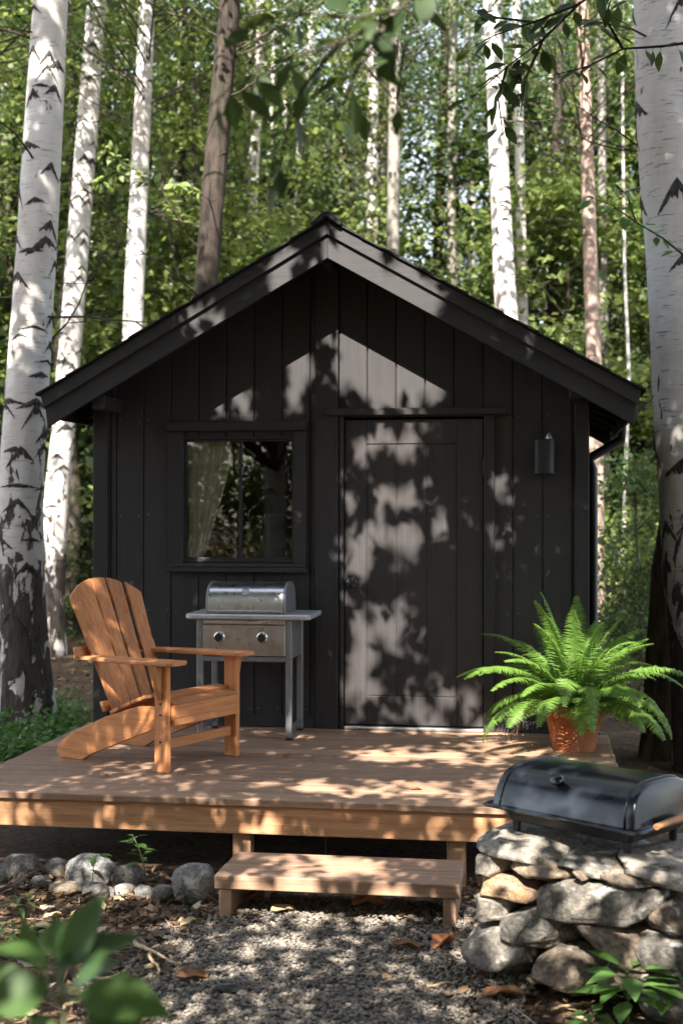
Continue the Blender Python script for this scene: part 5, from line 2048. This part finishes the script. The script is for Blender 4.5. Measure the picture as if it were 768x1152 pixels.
cells = []
for Z0, Z1, n in ((17.8, 21, 11), (21, 28, 20), (28, 38, 26), (38, 50, 28)):
    for k in range(n):
        Z = random.uniform(Z0, Z1)
        px = -170 + 1110 * (k + random.uniform(.05, .95)) / n
        if 350 < px < 700 and random.random() < (.97 if 400 < px < 560 else .40): continue
        p = at(px, 576, Z)
        if p.y < 3.4 and -2.8 < p.x < 2.6: continue
        i = random.choices(range(4), (4, 4, 4, 3))[0]
        put(UT, usedU, i, p, random.uniform(.8, 1.2) * (1.15 if Z > 28 else 1))
for (pxa, pxb, n) in ((-40, 112, 22), (655, 810, 22), (112, 655, 8)):
    for k in range(n):
        Z = random.uniform(17, 34)
        p = at(random.uniform(pxa, pxb), 576, Z)
        put(SH, usedS, random.randrange(3), p, random.uniform(.8, 1.35))
# nearer shrubs beside the cabin
for px, Z, i, s in ((98, 19, 1, .9), (720, 14.5, 1, 1.0), (700, 16.5, 2, .9), (745, 12.5, 0, .8)):
    put(SH, usedS, i, at(px, 576, Z), s)
# wood behind the photographer, seen only as the reflection in the window and as shade
random.seed(12)
for k in range(26):
    a = math.radians(200 + 140 * (k + random.random()) / 26)
    d_ = random.uniform(9, 17)
    put(UT, usedU, random.choice((0, 2, 2, 1)), Vector((.5 + d_ * 1.2 * math.cos(a), -8 + d_ * math.sin(a), 0)), random.uniform(1.0, 1.4))

for k in range(18):
    put(SH, usedS, random.randrange(3), Vector((random.uniform(-11, 8), random.uniform(-19, -13.5), 0)), random.uniform(1.0, 1.6))

# far wood: one mass
r = np.random.default_rng(5)
n = 42000
ang_ = r.uniform(-.42, .42, n)
Z = r.uniform(50, 78, n)
hgt = r.uniform(0, 1, n) ** .8 * 27
gap = vnoise(ang_ * 26 + 3, hgt * .33, 4) * .65 + vnoise(ang_ * 70, hgt * .9, 9) * .35
keep = gap > (.18 + .50 * np.clip((hgt - 6) / 22, 0, 1) + .45 * np.exp(-((ang_ - .065) / .065) ** 2) * np.clip((hgt - 9) / 7, 0, 1) + .30 * np.exp(-((ang_ - .17) / .03) ** 2) * np.clip((hgt - 9) / 7, 0, 1))
ang_, Z, hgt = ang_[keep], Z[keep], hgt[keep]
fx_, fy_ = Fv.x, Fv.y
P = np.stack([C.x + Z * (fx_ + Rv.x * np.tan(ang_)), C.y + Z * (fy_ + Rv.y * np.tan(ang_)), hgt], 1)
V, F, t = leaf_quads(P, .55, .5, .7, None, 8)
tag(link('distant_woodland', np_mesh('distant_woodland', V, F, t), M['leafB']), 'far green wood closing the view behind the trunks', 'woodland', None, 'stuff')

# ------------------------------------------------------------------ overhanging branches near the lens
def spray(name, label, spec, Z, seed, mat, leafL=.085, group='leafy branches hanging into the view'):
    """spec: list of (polyline px, leaf count)"""
    r = random.Random(seed)
    p0 = at(*spec[0][0][0], Z)
    root = empty(name, p0, 0, label, 'branch', group)
    bm, bl = new_bm(), new_bm()
    for poly, nl in spec:
        P_ = [at(x_, y_, Z + r.uniform(-.15, .15)) - p0 for x_, y_ in poly]
        nP = len(P_)
        tube(bm, P_, [.006 * (1 - .75 * i / max(1, nP - 1)) * min(1.3, Z / 3.2) for i in range(nP)], 6, False)
        for k in range(nl):
            t = (k + r.random()) / nl * (nP - 1)
            i = min(nP - 2, int(t))
            b = P_[i].lerp(P_[i + 1], t - i)
            ax = (P_[i + 1] - P_[i]).normalized()
            az = r.uniform(0, 2 * PI)
            d = ax * .5 + Rv * math.cos(az) + Uv * (math.sin(az) * .7 - .55) + Fv * r.uniform(-.6, .6)
            L_ = leafL * r.uniform(.7, 1.2)
            d.normalize()
            tube(bm, [b, b + d * L_ * .25], .0012, 4, False)
            nv_ = (Vector((r.gauss(0, .4), r.gauss(0, .4), 1)) - Fv * .5)
            oval_leaf(bl, b + d * L_ * .25, d, nv_, L_, L_ * .55, .14, .12, min(1, max(0, r.gauss(.5, .22))))
    bm_obj('twig', bm, M['twig'], root, True)
    bm_obj('foliage', bl, mat, root, True)
    return root


spray('leafy_branch', 'dark out of focus leafy branch hanging above the roof ridge', [
    ([(520, -60), (440, 20), (380, 50), (310, 70), (262, 96), (236, 120)], 20),
    ([(380, 50), (340, 100), (322, 150), (312, 200)], 12),
    ([(440, 20), (400, 80), (376, 140)], 11),
    ([(470, -20), (452, 10), (400, 20), (330, 15), (280, 30)], 14),
    ([(440, 20), (442, 70), (450, 120)], 4)], 3.0, 41, M['leafC'], .082)
spray('leafy_branch', 'leafy branch spreading in front of the chevron scarred birch', [
    ([(700, -30), (650, 5), (600, 25), (555, 40), (520, 60)], 22),
    ([(650, 5), (610, 45), (570, 75), (530, 110)], 24),
    ([(610, 45), (590, 90), (585, 130)], 14),
    ([(600, 25), (560, 20), (530, 10)], 14),
    ([(830, 40), (745, 52), (700, 55), (660, 75), (620, 85)], 20),
    ([(570, 75), (560, 110), (565, 150)], 9),
    ([(700, 55), (680, 20), (690, -10)], 14)], 6.2, 42, M['leafC'], .10)
spray('leafy_branch', 'small sunlit leaf spray beside the biggest white birch', [
    ([(772, 290), (745, 268), (715, 250), (690, 232), (664, 222)], 22),
    ([(715, 250), (705, 220), (690, 205)], 12)], 8.6, 43, M['leafN'], .085)
spray('leafy_branch', 'bright yellow green leaf spray between two pale birches', [
    ([(205, 250), (180, 215), (150, 190), (115, 165)], 60),
    ([(180, 215), (200, 205), (225, 215)], 40),
    ([(150, 190), (125, 195), (112, 205)], 34)], 13.2, 44, M['leafB'], .11)

# ------------------------------------------------------------------ trees added behind the photographer; crowns shaped to throw the dappled shade
KX, KZ = .06, 1.0
SUN = Vector((KX, 1.0, -KZ))
SPOTS = []  # wanted sun patches; leaves are left out of the crowns to let them through


def spot(p, rx, rz, s):
    SPOTS.append((p.x - KX * p.y, p.z + KZ * p.y, rx, rz, s))


for px, py, rx, rz, s_ in [(415, 400, 42, 62, 1.0), (462, 420, 46, 44, .93), (258, 448, 30, 34, .90), (333, 412, 20, 58, .95), (440, 485, 56, 26, .82), (412, 545, 34, 70, .80), (455, 565, 54, 84, .80), (430, 630, 52, 46, .76), (440, 705, 52, 50, .74), (405, 768, 28, 52, .88), (470, 785, 62, 42, .78), (562, 565, 22, 58, .82), (600, 470, 10, 14, .55), (622, 617, 16, 32, .78), (338, 545, 12, 70, .66), (226, 570, 16, 60, .85), (345, 640, 30, 18, .55)]:
    spot(on_y(px, py, 0), rx / 174, rz / 174, s_)
for px, py, rx, rz, s_ in [(440, 320, 60, 40, .66), (330, 290, 40, 30, .55), (260, 330, 30, 25, .40), (575, 395, 30, 25, .35)]:
    spot(on_y(px, py, BARY), rx / 182, rz / 182, s_)
for px, py, rx, ry, s_ in [(490, 850, .55, .28, .84), (590, 838, .30, .20, .78), (430, 885, .50, .22, .82), (300, 828, .35, .12, .55), (345, 846, .25, .12, .55), (615, 872, .25, .25, .8), (545, 885, .30, .2, .78), (470, 825, .5, .1, .78)]:
    spot(on_z(px, py, DZ), rx, ry * KZ, s_)
for px, py, rx, rz, s_ in [(300, 915, .14, .10, .6), (575, 930, .2, .08, .45)]:
    spot(on_y(px, py, YF), rx, rz, s_)
for px, py, rx, ry, s_ in [(372, 968, .30, .16, .85)]:
    spot(on_z(px, py, .21), rx, ry * KZ, s_)
for px, py, rx, ry, s_ in [(390, 1028, .30, .18, .85), (330, 1062, .22, .10, .6), (505, 1070, .1, .1, .6)]:
    spot(on_z(px, py, .02), rx, ry * KZ, s_)
for px, py, Z, rx, rz, s_ in [(640, 715, 7.6, .60, .36, .92), (590, 775, 7.5, .34, .24, .9), (680, 790, 7.5, .34, .22, .72), (640, 820, 7.6, .15, .12, .6), (545, 945, 5.3, .24, .13, .9), (645, 952, 5.2, .16, .08, .8), (548, 1000, 5.1, .16, .12, .88), (560, 1055, 5.1, .12, .10, .7), (625, 1040, 5.05, .16, .1, .62), (690, 1070, 5.0, .16, .08, .6), (720, 975, 5.0, .18, .08, .75), (665, 1015, 5.05, .16, .06, .5), (650, 885, 5.4, .30, .10, .5),
                               (268, 748, 8.0, .09, .16, .70), (235, 785, 8.0, .16, .07, .5), (183, 845, 7.7, .06, .10, .45), (130, 690, 8.2, .18, .18, .42), (120, 835, 8.0, .14, .08, .4), (28, 385, 11, .22, .50, .80), (52, 120, 11, .25, .40, .70), (738, 450, 9, .2, .40, .5)]:
    spot(at(px, py, Z), rx, rz, s_)


def lightmap(x, z):
    """how open the crown is along the sun ray that meets the cabin front plane at (x,z)"""
    Lm = .42 * np.clip((z - 4.6) / 1.5, 0, 1) * np.clip((2.0 - x) / .6, .25, 1)
    Lm = np.maximum(Lm, .52 * np.clip((x - 2.1) / .3, 0, 1) * np.clip((z - .9) / .4, 0, 1))
    Lm = np.maximum(Lm, .30 * np.clip((-2.2 - x) / .3, 0, 1) * np.clip((z - 2.4) / .6, 0, 1))
    for cx_, cz_, rx, rz, s in SPOTS:
        q = ((x - cx_) / rx) ** 2 + ((z - cz_) / rz) ** 2
        Lm = np.maximum(Lm, s * np.clip(1.5 - .72 * q, 0, 1))
    return Lm


CANOPY = [('birch_tree', Vector((-2.6, -10.6, 0))), ('birch_tree', Vector((1.5, -12.2, 0))), ('birch_tree', Vector((4.9, -10.2, 0)))]
r = np.random.default_rng(77)
ncl = 9600
cl = []
while len(cl) < ncl:
    x, z, y = r.uniform(-5.0, 5.2), r.uniform(-7.0, 8.2), -3.6 - 8.5 * r.uniform() ** 2.6
    lx, lz = x + KX * y, z - KZ * y
    dep = (lx - C.x) * Fv.x + (y - C.y) * Fv.y
    if lz < (2.15 + .384 * dep + .45 if dep > 0 else 3.0): continue
    if lz > 14.5: continue
    cl.append((lx, y, lz))
cl = np.array(cl)
per = 28
k = np.repeat(np.arange(ncl), per)
P = cl[k] + r.normal(0, .17, (len(k), 3))
px_, pz_ = P[:, 0] - KX * P[:, 1], P[:, 2] + KZ * P[:, 1]
cell = .150
gx_, gz_ = np.floor(px_ / cell), np.floor(pz_ / cell)
Lm = lightmap(px_, pz_)
keepm = np.ones(len(P), dtype=bool)
for ox in (-1, 0, 1):
    for oz in (-1, 0, 1):
        hx_2, hz_2 = gx_ + ox, gz_ + oz
        cx2 = (hx_2 + .15 + .7 * _hash(hx_2, hz_2, 3)) * cell
        cz2 = (hz_2 + .15 + .7 * _hash(hx_2, hz_2, 7)) * cell
        rr2 = (.03 + .094 * Lm * (.40 + .85 * _hash(hx_2, hz_2, 11)) + .10 * np.clip((Lm - .84) / .1, 0, 1)) * (_hash(hx_2, hz_2, 17) < .25 + .85 * Lm) * (Lm > .04)
        ang2 = _hash(hx_2, hz_2, 21) * 6.28
        dx2, dz2 = px_ - cx2, pz_ - cz2
        u2, v2 = dx2 * np.cos(ang2) + dz2 * np.sin(ang2), -dx2 * np.sin(ang2) + dz2 * np.cos(ang2)
        keepm &= np.hypot(u2, v2 * 1.35) > rr2
dep = (P[:, 0] - C.x) * Fv.x + (P[:, 1] - C.y) * Fv.y
keepm &= P[:, 2] > np.where(dep > 0, 2.15 + .384 * dep, 2.7)
P, kk = P[keepm], k[keepm]
dist = np.stack([np.hypot(P[:, 0] - b.x, (P[:, 1] - b.y) * .6) for _, b in CANOPY], 1)
own = dist.argmin(1)
for j, (nm, b) in enumerate(CANOPY):
    root = empty(nm, b, 0, 'tall birch added behind the photographer, mirrored in the window, crown shaped to dapple the deck', 'tree', 'birches added behind the photographer')
    pts = [Vector((0, 0, -.15)), Vector((.05, .05, 3)), Vector((.1, .15, 7)), Vector((.1, .3, 14.5))]
    link('trunk', trunk_mesh('trunk', pts, [.17, .15, .11, .03], 16, 1.6, .03, 4, 1, 90 + j, .2, None, .2), BI, root)
    Q = P[own == j]
    V, F, t = leaf_quads(Q - np.array(b), .108, .5, .66, None, 50 + j)
    link('crown', np_mesh('crown', V, F, t), M['leafO'], root)
    # limbs reach for leaf clusters that stand in closed parts of the crown
    bm = new_bm()
    idx = r.choice(len(Q), 130, replace=False)
    for q in Q[idx]:
        pxx, pzz = q[0] - KX * q[1], q[2] + KZ * q[1]
        if lightmap(np.array([pxx]), np.array([pzz]))[0] > .2: continue
        e = Vector(q) - b
        h = max(2.4, min(13.5, e.z - .5 * math.hypot(e.x, e.y)))
        s0 = Vector((.1, .2, h))
        m = s0.lerp(e, .55) + Vector((0, 0, .15))
        # keep the limb itself out of the open parts
        ok = True
        for t_ in np.linspace(.1, 1, 9):
            w = s0.lerp(m, t_ * 2) if t_ < .5 else m.lerp(e, t_ * 2 - 1)
            w = w + b
            dd = (w - C).dot(Fv)
            if lightmap(np.array([w.x - KX * w.y]), np.array([w.z + KZ * w.y]))[0] > .2 or (dd > 0 and w.z < 2.15 + .384 * dd): ok = False
        if ok:
            tube(bm, [s0, m, e], [.028, .016, .005], 6, False)
    bm_obj('limbs', bm, M['twig'], root, True)

# ------------------------------------------------------------------ LIGHT, SKY, CAMERA
world = bpy.data.worlds.new('World')
scene.world = world
world.use_nodes = True
nt = world.node_tree
bg = nt.nodes['Background']
sky = nt.nodes.new('ShaderNodeTexSky')
sky.sky_type = 'NISHITA'
sky.sun_disc = False
sky.sun_elevation = math.atan2(-SUN.z, math.hypot(SUN.x, SUN.y))
sky.sun_rotation = math.atan2(-SUN.x, -SUN.y)
sky.air_density = 1.0
sky.dust_density = 2.0
hs = nt.nodes.new('ShaderNodeHueSaturation')
hs.inputs['Saturation'].default_value = .55
nt.links.new(sky.outputs['Color'], hs.inputs['Color'])
nt.links.new(hs.outputs['Color'], bg.inputs['Color'])
bg.inputs['Strength'].default_value = .125
sun = bpy.data.lights.new('sun', 'SUN')
sun.energy = 5.0
sun.angle = math.radians(.36)
sun.color = (1.0, .93, .84)
so = bpy.data.objects.new('sun', sun)
so.rotation_euler = SUN.to_track_quat('-Z', 'Y').to_euler()
so.location = (-1, -20, 16)
COL.objects.link(so)

cam = bpy.data.cameras.new('camera')
cam.sensor_fit = 'VERTICAL'
cam.sensor_height = 36
cam.sensor_width = 24
cam.lens = FPX / 1152 * 36
cam.clip_start = .05
cam.clip_end = 1500
cam.dof.use_dof = True
cam.dof.focus_distance = 6.7
cam.dof.aperture_fstop = 2.5
co_ = bpy.data.objects.new('camera', cam)
co_.location = C
co_.rotation_euler = (PI / 2, 0, A)
COL.objects.link(co_)
scene.camera = co_

scene.view_settings.view_transform = 'Standard'
scene.view_settings.look = 'None'
scene.view_settings.exposure = 2.38
scene.view_settings.gamma = 1.0
scene.view_settings.use_curve_mapping = False
scene.render.engine = 'CYCLES'
scene.cycles.use_denoising = True
scene.cycles.max_bounces = 8
scene.cycles.diffuse_bounces = 4
scene.cycles.transparent_max_bounces = 8
scene.cycles.caustics_reflective = False
scene.cycles.caustics_refractive = False
